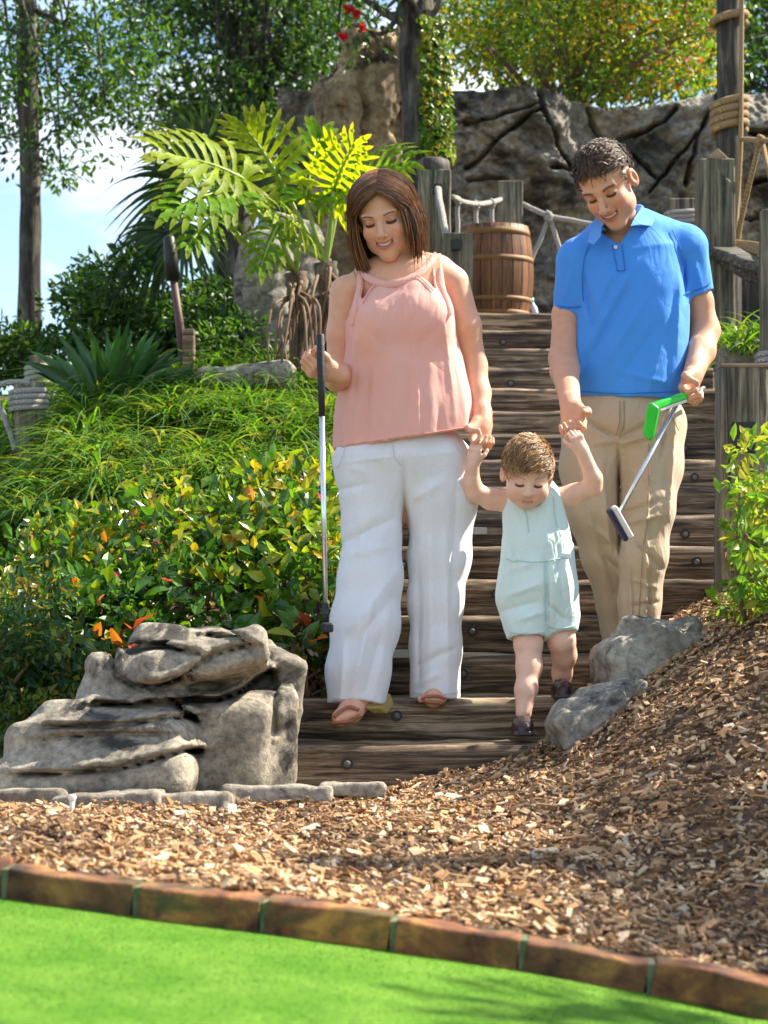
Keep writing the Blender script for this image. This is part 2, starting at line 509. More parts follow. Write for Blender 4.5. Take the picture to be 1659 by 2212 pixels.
def m_cloth(name, c, rough=0.85, var=0.08, trans=0.0, weave=900, tcol=None, slub=0.0):
    t = NT(name); v = t.coords()
    f = t.noise(6, 4, vec=v); w = t.noise(weave, 2, vec=t.coords((1, 1, 0.35)))
    col = t.mix(f, tuple(x * (1 - var) for x in c), tuple(min(1, x * (1 + var * 0.6)) for x in c))
    col = t.mix(0.5, col, t.mix(1.0, col, t.ramp(w, [(0.3, (0.86,) * 3), (0.7, (1.1,) * 3)]), 'MULTIPLY'))
    def ridged(sc, st):
        q = t.noise(sc, 3, 0.55, t.coords(st), 1.2)
        q = t.n("Math", _operation='ABSOLUTE', i0=t.n("Math", _operation='SUBTRACT', i0=q, i1=0.5).outputs[0]).outputs[0]
        return t.n("Math", _operation='POWER', i0=q, i1=0.6).outputs[0]
    n1 = t.bump(ridged(7, (1, 1, 0.45)), 0.22 + slub, 0.02)
    nd = t.n("Bump", Height=ridged(24, (1.0, 1.0, 0.55)), Strength=0.12 + slub * 0.7, Distance=0.006, Normal=n1)
    nb = t.n("Bump", Height=w, Strength=0.12, Distance=0.0015, Normal=nd.outputs[0]).outputs[0]
    sh = t.bsdf(col, rough, nb, Sheen__Weight=0.15, Specular__IOR__Level=0.2)
    if trans:
        b = t.n("BsdfTranslucent", Color=(*(tcol or c), 1)).outputs[0]
        mx = t.n("MixShader", Fac=trans); t.t.links.new(sh, mx.inputs[1]); t.t.links.new(b, mx.inputs[2]); sh = mx.outputs[0]
    return t.done(sh)
# ================================================================== setting
RISE, RUN, Y0S = 0.123, 0.30, 6.36         # timber steps: rise, run, depth of the first nosing
NSTEP = 16
def step_x(i): return (-0.335 + 0.034 * i, 1.14 + 0.03 * i)

def brick_y(x): return 3.83 - 0.115 * x
_bx = np.array([-1.6, -0.69, -0.44, -0.215, 0.025, 0.23, 0.44, 0.62, 1.5])
_bz = np.array([0.062, 0.018, -0.012, -0.036, -0.066, -0.092, -0.128, -0.163, -0.30])
def turf_z(x): return np.interp(x, _bx, _bz)
BRH = 0.056
_mx = np.array([-3, -0.6, 0.0, 0.25, 0.479, 0.665, 0.918, 1.10, 1.6, 3.0])
_mz = np.array([-0.02, 0.0, 0.004, 0.045, 0.118, 0.255, 0.395, 0.47, 0.66, 0.95])
def mulch_z(x, y):
    yb = brick_y(x) + 0.09
    t = np.clip((y - yb) / (6.3 - yb), 0, 1.3)
    s = np.where(t < 1, t * (0.55 + 0.45 * t), 1 + (t - 1) * 0.9)
    z = turf_z(x) + BRH - 0.012 + (np.interp(x, _mx, _mz) - turf_z(x) - BRH + 0.012) * np.minimum(s, 1)
    z = z + np.maximum(s - 1, 0) * 0.3 * sstep(0.3, 1.2, x)
    return z + 0.016 * fbm(x, y, 0 * x, 3.0, 3) * sstep(0, 0.08, t)
def hill_z(x, y):
    """planted bank either side of the steps"""
    top = 1.66 + 0.3 * sstep(-1.3, -0.2, x)
    z = 0.405 * (y - 6.12)
    z = np.clip(z, -0.06, None)
    z = z - 0.24 * sstep(-1.2, -1.6, x) * sstep(7.6, 8.6, y)
    z = top - np.log1p(np.exp(np.clip((top - z) * 9, -30, 30))) / 9
    z = z - 0.05
    z = np.where(y > 15.5, z - (y - 15.5) * 0.25, z)
    z = np.maximum(z, -0.6)
    return z + 0.03 * fbm(x, y, 0 * x, 1.4, 3)
def under_steps(x, y):
    return np.minimum(hill_z(x, y), np.maximum(RISE * np.floor((y - Y0S) / RUN) - 0.12, -0.06))

M = {}
t = NT("soil"); v = t.coords(); a = t.noise(7, 8, 0.65, v); 
M['soil'] = t.done(t.bsdf(t.ramp(a, [(0.3, (0.03, 0.021, 0.014)), (0.55, (0.075, 0.05, 0.03)), (0.75, (0.13, 0.09, 0.055))]), 0.95, t.bump(a, 0.8, 0.03)))
t = NT("mulch_soil"); v = t.coords(); a = t.noise(26, 8, 0.7, v)
M['mulch_soil'] = t.done(t.bsdf(t.ramp(a, [(0.3, (0.05, 0.028, 0.014)), (0.6, (0.16, 0.085, 0.04)), (0.8, (0.28, 0.16, 0.085))]), 0.95, t.bump(a, 0.9, 0.02)))
t = NT("turf_carpet"); v = t.coords(); a = t.noise(5.5, 8, 0.7, v); b = t.noise(260, 4, 0.75, v); sp = t.noise(55, 3, 0.6, v)
c = t.ramp(a, [(0.38, (0.09, 0.24, 0.022)), (0.62, (0.17, 0.33, 0.045))])
c = t.mix(1.0, c, t.ramp(b, [(0.34, (0.55, 0.55, 0.55)), (0.66, (1.35, 1.35, 1.35))]), 'MULTIPLY')
c = t.mix(t.ramp(sp, [(0.69, (0, 0, 0)), (0.76, (0.5, 0.5, 0.5))]), c, (0.30, 0.62, 0.10))
M['turf'] = t.done(t.bsdf(c, 0.95, t.bump(b, 0.9, 0.006), Specular__IOR__Level=0.08))
t = NT("old_brick"); v = t.coords(); a = t.noise(9, 7, 0.65, v, 0.5); b = t.noise(70, 4, 0.7, v); g = t.noise(11, 5, 0.6, t.coords((1, 1, 1.7)), 0.5)
oi = t.n("ObjectInfo").outputs["Random"]
c = t.ramp(a, [(0.36, (0.07, 0.025, 0.013)), (0.5, (0.27, 0.10, 0.038)), (0.64, (0.58, 0.27, 0.07))])
c = t.mix(1.0, c, t.ramp(oi, [(0, (0.5, 0.55, 0.6)), (1, (1.15, 1.0, 0.85))]), 'MULTIPLY')
c = t.mix(t.ramp(g, [(0.52, (0, 0, 0)), (0.64, (0.8, 0.8, 0.8))]), c, (0.045, 0.06, 0.02))
M['brick'] = t.done(t.bsdf(c, 0.85, t.bump(b, 0.6, 0.006)))
t = NT("mossy_mortar"); v = t.coords(); a = t.noise(30, 6, 0.65, v)
M['mortar'] = t.done(t.bsdf(t.ramp(a, [(0.35, (0.05, 0.10, 0.03)), (0.65, (0.20, 0.20, 0.13))]), 0.95, t.bump(a, 0.7, 0.01)))
M['chips'] = m_attr("bark_chips", 0.85, 0.25, 90, 0.4)
M['step'] = m_wood("step_timber", [(0.37, (0.014, 0.010, 0.007)), (0.45, (0.105, 0.066, 0.036)), (0.53, (0.27, 0.185, 0.11)), (0.63, (0.60, 0.47, 0.32))], (2.2, 14, 46))
M['post'] = m_wood("grey_post", [(0.36, (0.03, 0.028, 0.02)), (0.46, (0.13, 0.125, 0.085)), (0.55, (0.26, 0.24, 0.17)), (0.68, (0.50, 0.43, 0.31))], (34, 34, 1.7))
M['mast'] = m_wood("dark_post", [(0.36, (0.012, 0.011, 0.009)), (0.5, (0.06, 0.053, 0.042)), (0.6, (0.16, 0.14, 0.11)), (0.7, (0.32, 0.27, 0.2))], (26, 26, 2.2))
M['post_x'] = m_wood("grey_plank", [(0.36, (0.02, 0.02, 0.017)), (0.48, (0.09, 0.085, 0.07)), (0.58, (0.22, 0.20, 0.165)), (0.7, (0.38, 0.33, 0.26))], (2.5, 30, 34))
M['metal'] = m_plain("galvanised_metal", (0.42, 0.42, 0.40), 0.4, 0.25, 60, 0.1, Metallic=0.7)
M['bolt'] = m_plain("bolt_metal", (0.16, 0.14, 0.12), 0.7, 0.4, 120, 0.3, Metallic=0.2)
M['black'] = m_plain("black_paint", (0.012, 0.012, 0.013), 0.5, 0.3)
M['rock'] = m_rock("grey_rock", [(0.34, (0.12, 0.108, 0.09)), (0.5, (0.26, 0.235, 0.195)), (0.66, (0.44, 0.395, 0.32))], 2.4, 0.8, (0.045, 0.042, 0.038), st=(0.54, 0.64))
M['rock_warm'] = m_rock("warm_grey_rock", [(0.34, (0.13, 0.112, 0.085)), (0.5, (0.30, 0.26, 0.20)), (0.66, (0.50, 0.44, 0.34))], 2.4, 0.9, (0.04, 0.036, 0.03), st=(0.54, 0.63))
M['rock_wall'] = m_rock("wall_rock", [(0.34, (0.075, 0.068, 0.052)), (0.46, (0.18, 0.163, 0.125)), (0.56, (0.31, 0.28, 0.215)), (0.68, (0.48, 0.42, 0.32))], 1.1, 0.8, (0.035, 0.034, 0.026), st=(0.48, 0.6))
M['rock_tan'] = m_rock("tan_rock", [(0.34, (0.13, 0.09, 0.045)), (0.5, (0.30, 0.22, 0.115)), (0.66, (0.50, 0.38, 0.21))], 1.6, 0.9, (0.05, 0.04, 0.028), st=(0.54, 0.64))

# ---- ground: one sheet, fine near the place, coarse to the horizon
def axis(vals):
    return np.unique(np.concatenate(vals))
gx = axis([np.linspace(-3.2, 3.6, 120), np.array([-900, -400, -150, -60, -30, -15, -9, -6, -4.5, 4.5, 6, 9, 15, 30, 60, 150, 400, 900])])
gy = axis([np.linspace(5.6, 16, 170), np.array([-200, -60, -20, -8, -4, -2, 0, 1.5, 3, 3.9, 4.6, 17, 19, 22, 26, 32, 45, 70, 120, 300, 700, 1800])])
GX, GY = np.meshgrid(gx, gy, indexing='ij')
GZ = hill_z(GX, GY)
GZ = np.where(GY > 26, -0.6, GZ)
st = (GX > -0.42) & (GX < 1.75) & (GY > 6.0) & (GY < 11.4)
GZ = np.where(st, np.minimum(GZ, under_steps(GX, GY)), GZ)
GZ = np.where(GY < 6.2, np.minimum(GZ, -0.07), GZ)
GZ = np.where(GY < 4.2, np.minimum(GZ, -0.45), GZ)
nx_, ny_ = len(gx), len(gy)
ids = np.arange(nx_ * ny_).reshape(nx_, ny_)
def gridq(ids): return np.stack([ids[:-1, :-1], ids[1:, :-1], ids[1:, 1:], ids[:-1, 1:]], -1).reshape(-1, 4)
o = mk("ground", np.stack([GX, GY, GZ], -1).reshape(-1, 3), gridq(ids), M['soil']); tag(o, kind="structure")

# ---- putting green, sloping gently to the right
tx = np.linspace(-2.4, 2.4, 60); ty = np.linspace(-0.5, 1.0, 40)
TX, TT = np.meshgrid(tx, ty, indexing='ij')
TY = np.where(TT < 0, -4.0 * -TT * 2, brick_y(TX) * TT + 0.05 * TT)
TZ = turf_z(TX) - 0.003
ids = np.arange(TX.size).reshape(TX.shape)
o = mk("putting_green", np.stack([TX, TY, TZ], -1).reshape(-1, 3), gridq(ids), M['turf']); tag(o, kind="structure")

# short carpet pile standing on the green
n = 90000; x = rng.uniform(-0.85, 0.85, n); y = rng.uniform(2.35, 3.9, n); ok = y < brick_y(x) - 0.002; x, y = x[ok], y[ok]; n = len(x)
z = turf_z(x) - 0.004; a_ = rng.uniform(0, 2 * np.pi, n); hh = rng.uniform(.0012, .0028, n); ln = rng.normal(0, .003, (n, 2)); ww = rng.uniform(.0008, .0016, n)
p0 = np.stack([x, y, z], 1); sd = np.stack([np.cos(a_), np.sin(a_), 0 * a_], 1) * ww[:, None]; p1 = p0 + np.stack([ln[:, 0], ln[:, 1], hh], 1)
V = np.stack([p0 - sd, p0 + sd, p1 + sd * .5, p1 - sd * .5], 1).reshape(-1, 3); Q = np.arange(4 * n).reshape(n, 4)
M['pile'] = m_attr("carpet_pile", 0.95, 0.15, 40, 0.0, Specular__IOR__Level=0.05)
bl_ = 0.5 + 0.5 * fbm(x, y, 0 * x, 3.0, 4); cc = np.array((0.12, 0.275, 0.03))[None] * (0.75 + 0.5 * bl_)[:, None] * rng.uniform(.75, 1.35, (n, 1)) + np.array((0.05, 0.03, 0.0)) * rng.random((n, 1)) * bl_[:, None]
o = mk("carpet_pile", V, Q, M['pile'], None, False, rep(cc, 4)); tag(o, "short bright green pile of the putting green", "turf", kind="stuff")

# ---- timber with worn, rounded edges swept between two ends
def timber(name, a, b, w, h, r, mat, parent=None, jit=0.003, nst=14, up=(0, 0, 1), side=None, seed=0):
    a = np.array(a, float); b = np.array(b, float); d = unit(b - a); up = np.array(up, float)
    sd = np.cross(d, up); sd = unit(sd); up = np.cross(sd, d)
    prof = []
    for cx, cy, a0 in ((1, 1, 0), (-1, 1, 90), (-1, -1, 180), (1, -1, 270)):
        for k in range(4):
            t_ = math.radians(a0 + 30 * k)
            prof.append((cx * (w / 2 - r) + r * math.cos(t_), cy * (h / 2 - r) + r * math.sin(t_)))
    m = len(prof); V = []
    ts = np.concatenate([[0, 0.004], np.linspace(0.02, 0.98, nst), [0.996, 1]])
    for t_ in ts:
        c = a + (b - a) * t_; sc = 0.93 if t_ in (0, 1) else 1.0
        for px, py in prof: V.append(c + sd * px * sc + up * py * sc)
    V = np.array(V)
    n1 = fbm(V[:, 0] + seed * 3.1, V[:, 1], V[:, 2] + seed, 9, 3); n2 = fbm(V[:, 0] + 7, V[:, 1] + seed * 2.7, V[:, 2], 9, 3)
    V = V + sd * (n1 * jit)[:, None] + up * (n2 * jit)[:, None]
    mb = MB(); Fc = []
    for i in range(len(ts) - 1):
        for k in range(m):
            k2 = (k + 1) % m; Fc.append((i * m + k, i * m + k2, (i + 1) * m + k2, (i + 1) * m + k))
    Fc.append(tuple(range(m))); Fc.append(tuple((len(ts) - 1) * m + k for k in range(m)))
    mb.add(V, Fc)
    o = mb.build(name, mat, parent, smooth=True)
    md = o.modifiers.new("es", 'EDGE_SPLIT'); md.split_angle = math.radians(50)
    return o

# ---- brick edging
seams = [-175, 0 - 5, 290, 570, 853, 1130, 1402, 1672, 1940]
edging = empty("brick_edging", (0, brick_y(0), float(turf_z(0))), "row of weathered red bricks between the green turf and the mulch", "edging")
xs_e = [(-1.0)] + [(u - 829.5) * 3.83 / F for u in seams[1:]] + [1.12]
xs_e = [-1.16, -0.93] + [(u - 829.5) * 3.83 / F for u in seams[1:-1]] + [0.9, 1.12]

for i in range(len(xs_e) - 1):
    x0, x1 = xs_e[i] + 0.006, xs_e[i + 1] - 0.006
    jz, jy = random.uniform(-0.006, 0.004), random.uniform(-0.006, 0.006)
    a = np.array([x0, brick_y(x0) + 0.045 + jy, turf_z(x0) + BRH / 2 - 0.004 + jz]); b = np.array([x1, brick_y(x1) + 0.045 + jy, turf_z(x1) + BRH / 2 - 0.004 + jz])
    timber("brick", a, b, 0.09, BRH + 0.008, 0.008, M['brick'], edging, 0.0055, 22, seed=i)
for i in range(len(xs_e)):
    x = xs_e[i]
    mort = MB(); mort.box((x, brick_y(x) + 0.047, turf_z(x) + BRH / 2 - 0.007), (0.009, 0.040, BRH / 2)); mort.build("mortar", M["mortar"], edging)


# ---- mulch bed and chips
tx = np.linspace(-2.3, 2.6, 150); tt = np.linspace(0, 1, 110)
TX, TT = np.meshgrid(tx, tt, indexing='ij')
TYb = brick_y(TX) + 0.055
TY = TYb + (7.3 - TYb) * TT
TZ = mulch_z(TX, TY) - 0.004
TZ = np.where((TX < 0.1) & (TY > 6.3), TZ - 0.1, TZ)
ids = np.arange(TX.size).reshape(TX.shape)
o = mk("mulch_bed", np.stack([TX, TY, TZ], -1).reshape(-1, 3), gridq(ids), M['mulch_soil']); tag(o, kind="structure")

def chips(n, xlo, xhi, ylo, yhi, zf, lmin, lmax):
    x = rng.uniform(xlo, xhi, n); y = rng.uniform(ylo, yhi, n)
    return x, y
n = 46000
x = rng.uniform(-1.25, 1.75, n); y = 3.75 + (6.95 - 3.75) * rng.random(n) ** 1.15
x[-5000:] = rng.uniform(0.6, 1.8, 5000); y[-5000:] = rng.uniform(6.4, 7.3, 5000)
keep = (y > brick_y(x) + 0.035 + 0.055 * rng.random(n) ** 0.4) & (np.abs(x) < 0.30 + y * 0.19) & ~((x < 0.42) & (y > 6.28)) & ~((x > -0.32) & (x < 0.02) & (y > 6.15))
x, y = x[keep], y[keep]; n = len(x)
e_ = 0.02; zc = mulch_z(x, y)
nx2 = -(mulch_z(x + e_, y) - zc) / e_; ny2 = -(mulch_z(x, y + e_) - zc) / e_
nrm = unit(np.stack([nx2, ny2, np.ones(n)], 1) + rng.normal(0, 0.38, (n, 3)))
d = rng.normal(0, 1, (n, 3)); d = unit(d - nrm * (d * nrm).sum(1, keepdims=True)); b = np.cross(nrm, d)
L = rng.gamma(2.6, 0.0058, n).clip(0.005, 0.05); Wd = L * rng.uniform(0.22, 0.62, n); Th = rng.uniform(0.0018, 0.005, n)
pos = np.stack([x, y, np.maximum(zc, np.where(y < brick_y(x) + 0.1, turf_z(x) + BRH + 0.002, -9)) + rng.uniform(-0.002, 0.013, n)], 1)
V = []
for sz in (-1, 1):
    for sx, sy, tp in ((-1, -1, .55), (1, -1, 1.), (1, 1, .8), (-1, 1, 1.)):
        V.append(pos + d * (L * sx)[:, None] * 0.5 + b * (Wd * sy * tp)[:, None] * 0.5 + nrm * (Th * sz)[:, None] * 0.5)
V = np.stack(V, 1).reshape(-1, 3)
oo = np.arange(n)[:, None] * 8
Q = np.concatenate([oo + np.array([q]) for q in ((3, 2, 1, 0), (4, 5, 6, 7), (0, 1, 5, 4), (1, 2, 6, 5), (2, 3, 7, 6), (3, 0, 4, 7))])
pal = np.array([(0.47, 0.275, 0.125), (0.32, 0.165, 0.065), (0.60, 0.40, 0.22), (0.17, 0.085, 0.035), (0.72, 0.54, 0.34), (0.40, 0.235, 0.11), (0.50, 0.43, 0.34), (0.07, 0.037, 0.02)])
ci = rng.choice(len(pal), n, p=[.24, .2, .18, .12, .09, .1, .03, .04]); cc = pal[ci] * rng.uniform(0.7, 1.25, (n, 1)) * (0.92 + 0.38 * np.clip(fbm(x, y, 0 * x, 2.6, 4), -1, 1))[:, None]
o = mk("mulch_chips", V, Q, M['chips'], None, False, rep(cc, 8)); tag(o, "loose tan and brown bark chips over the bed", "mulch", kind="stuff")
# a few large pale splinters lying on top
n = 420
x = rng.uniform(-0.9, 1.3, n); y = rng.uniform(3.9, 6.2, n)
keep = (y > brick_y(x) + 0.1) & (np.abs(x) < 0.25 + y * 0.18); x, y = x[keep], y[keep]; n = len(x)

# ---- flight of timber steps
stairs = empty("timber_steps", (0.4, Y0S, 0), "long straight flight of dark weathered timber steps behind the family", "steps")
plate_spots = {6: [(1035, 1147)], 2: [(866, 1413)]}
for i in range(NSTEP):
    x0, x1 = step_x(i); y = Y0S + i * RUN; z = RISE * (i + 1)
    st = timber("step_timber", (x0, y + 0.155, z - RISE / 2 - 0.003), (x1, y + 0.155, z - RISE / 2 - 0.003), 0.31, RISE + 0.004 + 0.004, 0.023, M['step'], stairs, 0.0045, 40, seed=i)
    hole, bl = MB(), None
    spots = {0: (750, 1667), 1: (857, 1565), 3: (1020, 1380), 4: (1072, 1310)}
    bx = [((spots[i][0] - 829.5) * y / F)] if i in spots else [x0 + (0.16 + 0.24 * ((i * 37) % 5) / 5) * (x1 - x0)]
    bx.append(x1 - 0.14 - 0.12 * ((i * 53) % 4) / 4)
    if i % 3 == 1: bx.append((x0 + x1) / 2 + 0.1)
    for xb in bx:
        zb = z - RISE * (0.5 + 0.1 * math.sin(i * 5 + xb * 9))
        h = MB(); h.tube([(xb, y - 0.0065, zb), (xb, y + 0.02, zb)], 0.0175, 14)
        h.build("bolt_hole", M['black'], st)
        bm_ = MB(); bm_.lathe((0, 0, 0), [(0.0, 0.004), (0.006, 0.0038), (0.0085, 0.0025), (0.0100, 0.0), (0.0100, -0.01)], 12)
        bm_.v = [(xb + p[0], y - 0.008 - p[2], zb + p[1]) for p in bm_.v]
        bm_.build("bolt", M['bolt'], st, True)
    for (u, v) in plate_spots.get(i, []):
        pl = MB(); c = P(u, v, y - 0.008); pl.box(c, (0.030, 0.003, 0.014)); q = pl.build("metal_plate", M['metal'], st, bevel=0.003)
    if i % 2 == 0 and i > 2:
        pass
# platform at the head of the steps, of the same timber
plat = empty("timber_platform", (1.0, 11.9, 1.9), "dark plank platform at the head of the steps", "platform")
for k in range(6):
    y = Y0S + NSTEP * RUN - 0.0 + 0.15 + k * 0.305
    timber("plank", (-0.1, y + 0.01, RISE * NSTEP - 0.035), (2.3, y + 0.01, RISE * NSTEP - 0.035), 0.29, 0.06, 0.01, M['step'], plat, 0.003, 10, seed=40 + k)
# concrete strip at the foot of the steps
pm = MB(); pm.box((0.1, 6.20, -0.03), (0.46, 0.15, 0.032))
o = pm.build("path", M['rock'], None, bevel=0.01); tag(o, kind="structure")

# ---- rocks
def rock(name, parts, lo, hi, h, mat, k=0.02, amp=0.02, fs=4.0, strata=0.0, parent=None, label=None, cat="rock", group=None, dents=(), flute=0.0):
    s = SDF(lo, hi, h)
    for (c, half, rad, rot) in parts:
        R = rotm(*rot) if rot else None
        s.box(c, half, rad, R, k)
    for (a, b, r) in dents: s.cone(a, b, r, r, 0.02, mode='S')
    x, y, z = s.grid()
    near = np.abs(s.A) < amp * 4 + 3 * h
    idx = np.argwhere(near); xx, yy, zz = s.ax[0][idx[:, 0]], s.ax[1][idx[:, 1]], s.ax[2][idx[:, 2]]
    dd = amp * fbm(xx, yy, zz, fs, 4, 0.5)
    dd += amp * 0.22 * fbm(xx, yy, zz, fs * 5, 3, 0.6)
    if flute: dd += flute * (np.abs(fbm(xx * 1.0, yy * 1.0, zz * 0.12, 9.0, 3, 0.6)) - 0.5)
    rd = 1 - np.abs(noise3(xx * fs * 1.3, yy * fs * 1.3, zz * fs * 1.9 + 4)) * 2
    dd += amp * 0.5 * np.clip(rd - 0.55, 0, 1)
    if strata: dd += strata * np.abs(np.sin((zz + 0.07 * fbm(xx, yy, zz, 2.0, 2)) * 48)) ** 0.5 * -1
    s.A[near] += dd
    V, Q = s.mesh()
    o = mk(name, V, Q, mat, parent)
    if parent is None: tag(o, label, cat, group)
    return o
def pb(u0, v0, u1, v1, y, dy):
    a, b = P(u0, v0, y), P(u1, v1, y); c = (a + b) / 2; h = np.abs(b - a) / 2
    return c, (h[0], dy, h[2])
def B(u0, v0, u1, v1, y, dy, rad, rot=None):
    c, h = pb(u0, v0, u1, v1, y, dy); return (c, h, min(rad, min(h) * 0.95), rot)

def zc_(x, y): return (0.5208 * x, 1296 + 0.5208 * y)
def creases(lines, depth, width, lip=0.012):
    """crevices along picture lines, with a rounded lip above each"""
    def fn(x, y, z):
        u, v = 829.5 + x * F / y, HZ - (z - CAM_Z) * F / y
        u = u + 7 * fbm(x, y, z, 9.0, 3); v = v + 7 * fbm(x + 5, y, z, 9.0, 3); d = 0
        for ln, k in lines:
            best = np.full(u.shape, 1e6, np.float32); sgn = np.zeros(u.shape, np.float32)
            for (u0, v0), (u1, v1) in zip(ln[:-1], ln[1:]):
                ex, ev = u1 - u0, v1 - v0; t_ = np.clip(((u - u0) * ex + (v - v0) * ev) / (ex * ex + ev * ev), 0, 1)
                q = np.hypot(u - u0 - t_ * ex, v - v0 - t_ * ev); m_ = q < best
                best = np.where(m_, q, best); sgn = np.where(m_, (v - v0) * ex - (u - u0) * ev, sgn)
            d = d + depth * k * np.exp(-(best / width) ** 2) - lip * k * np.exp(-((best - width * 2.6) / (width * 1.8)) ** 2) * (sgn < 0)
            d = d + 0.022 * k * np.exp(-best / 26) * (sgn > 0)
        return d
    return fn
s = SDF((-1.25, 5.5, -0.1), (-0.08, 6.7, 0.64), 0.0088)
for pt_, k in (
    (B(-40, 1640, 440, 1745, 6.02, 0.26, 0.05, (-8, -4, -3)), 0.0),
    (B(40, 1570, 440, 1720, 6.06, 0.26, 0.06, (-14, -5, -3)), 0.05),
    (B(110, 1530, 450, 1640, 6.12, 0.24, 0.05, (-10, -2, -3)), 0.05),
    (B(200, 1415, 430, 1560, 6.16, 0.22, 0.06, (-10, 5, -6)), 0.04),
    (B(285, 1362, 420, 1450, 6.14, 0.14, 0.05, (-14, 8, 0)), 0.05),
    (B(300, 1398, 585, 1490, 6.06, 0.20, 0.035, (-12, -13, 8)), 0.03),
    (B(390, 1480, 560, 1750, 6.14, 0.20, 0.05, (8, 4, 16)), 0.03),
    (B(450, 1470, 604, 1750, 6.20, 0.19, 0.04, (4, -2, 26)), 0.04),
    (B(375, 1365, 480, 1460, 6.34, 0.13, 0.04, (0, 8, 0)), 0.04),
    (B(440, 1376, 590, 1640, 6.32, 0.16, 0.04, (4, 8, 14)), 0.04),
    (B(545, 1408, 622, 1605, 6.27, 0.15, 0.03, (4, 8, 24)), 0.03)):
    s.box(pt_[0], pt_[1], pt_[2], rotm(*pt_[3]), k)
near = np.abs(s.A) < 0.07; idx = np.argwhere(near); xx, yy, zz = s.ax[0][idx[:, 0]], s.ax[1][idx[:, 1]], s.ax[2][idx[:, 2]]
CR = [([(70, 715), (300, 715), (480, 690), (700, 640), (830, 618)], 1.0), ([(180, 572), (400, 545), (660, 552)], 0.6), ([(180, 520), (480, 508), (640, 496), (800, 470)], 0.7),
      ([(380, 430), (560, 427), (700, 405), (790, 465)], 0.9), ([(690, 408), (900, 412), (1000, 375), (1125, 300)], 1.0), ([(470, 215), (478, 320), (560, 352), (680, 332), (800, 262)], 0.8),
      ([(560, 188), (700, 192), (830, 218)], 0.6), ([(830, 242), (1000, 192), (1062, 186)], 0.7), ([(620, 362), (770, 302)], 0.5), ([(860, 142), (1000, 150), (1040, 178)], 0.5), ([(1140, 310), (1150, 450), (1150, 560)], 0.3)]
dd = creases([([zc_(*p) for p in ln], k) for ln, k in CR], 0.045, 4.6)(xx, yy, zz)
dd = dd + 0.012 * fbm(xx, yy, zz, 5.0, 4, 0.5) + 0.0035 * fbm(xx, yy, zz, 26.0, 3, 0.6)
s.A[near] += dd.astype(np.float32)
V, Q = s.mesh(); o = mk("boulder", V, Q, M['rock_warm']); tag(o, "large layered grey boulder at the left foot of the steps", "boulder")
# two rocks half buried in the mulch to the right of the steps
o = rock("edge_rock", [B(1290, 1372, 1440, 1495, 6.60, 0.13, 0.045, (-8, -14, 10)), B(1330, 1343, 1500, 1400, 6.66, 0.11, 0.022, (-6, 3, 0)), B(1380, 1370, 1530, 1440, 6.6, 0.12, 0.02, (-8, 16, 0))],
     (0.55, 6.35, 0.12), (1.08, 6.95, 0.62), 0.009, M['rock'], 0.015, 0.02, 5, 0.005, label="smooth grey rock in front of the man's feet", group="rocks right of the steps")
o = rock("edge_rock", [B(1190, 1530, 1320, 1625, 6.28, 0.12, 0.03, (-8, -10, 8)), B(1200, 1505, 1350, 1560, 6.32, 0.12, 0.025, (-8, -14, 0)), B(1250, 1478, 1400, 1530, 6.38, 0.11, 0.018, (-6, -10, 0))],
     (0.42, 6.05, -0.05), (0.86, 6.62, 0.42), 0.01, M['rock'], 0.02, 0.018, 5, 0.004, label="lower mottled grey rock beside the toddler's feet", group="rocks right of the steps")
# flat stones along the back of the mulch
for j, (u0, v0, u1, v1, y, lab) in enumerate([(-60, 1708, 150, 1775, 5.72, "flat edging stone at the far left under the boulder"),
        (120, 1712, 350, 1775, 5.66, "flat edging stone beside the small white peg"), (310, 1715, 500, 1768, 5.74, "flat edging stone below the sunlit patch of the boulder"),
        (485, 1700, 720, 1740, 5.92, "long flat edging stone below the bottom step"), (690, 1692, 830, 1722, 6.02, "small flat edging stone where the mulch meets the bottom step")]):
    c, h = pb(u0, v0, u1, v1, y, 0.1)
    rock("edging_stone", [(c, (h[0], 0.11, h[2]), 0.010, (random.uniform(-8, 0), random.uniform(-3, 3), 0))], c - np.array([h[0] + .06, .19, h[2] + .06]), c + np.array([h[0] + .06, .19, h[2] + .06]), 0.009,
         M['rock_warm'], 0.02, 0.009, 9, label=lab, group="flat stones edging the mulch")
# small white peg in the mulch
c = P(155, 1752, 5.4)
pg = empty("marker_peg", c, "small white peg sticking out of the mulch", "peg")
mb = MB(); mb.tube([c + [0, 0, -0.04], c + [0, 0, 0.0], c + [0.001, 0, 0.028]], [0.006, 0.006, 0.007], 8); M['white'] = m_plain("white_plastic", (0.75, 0.72, 0.68), 0.4, 0.06)
mb.build("stake", M['white'], pg, True); mb = MB(); mb.lathe(c + [0.001, 0, 0.026], [(0, 0.016), (0.007, 0.015), (0.011, 0.008), (0.008, 0)], 10); mb.build("cap", M['white'], pg, True)

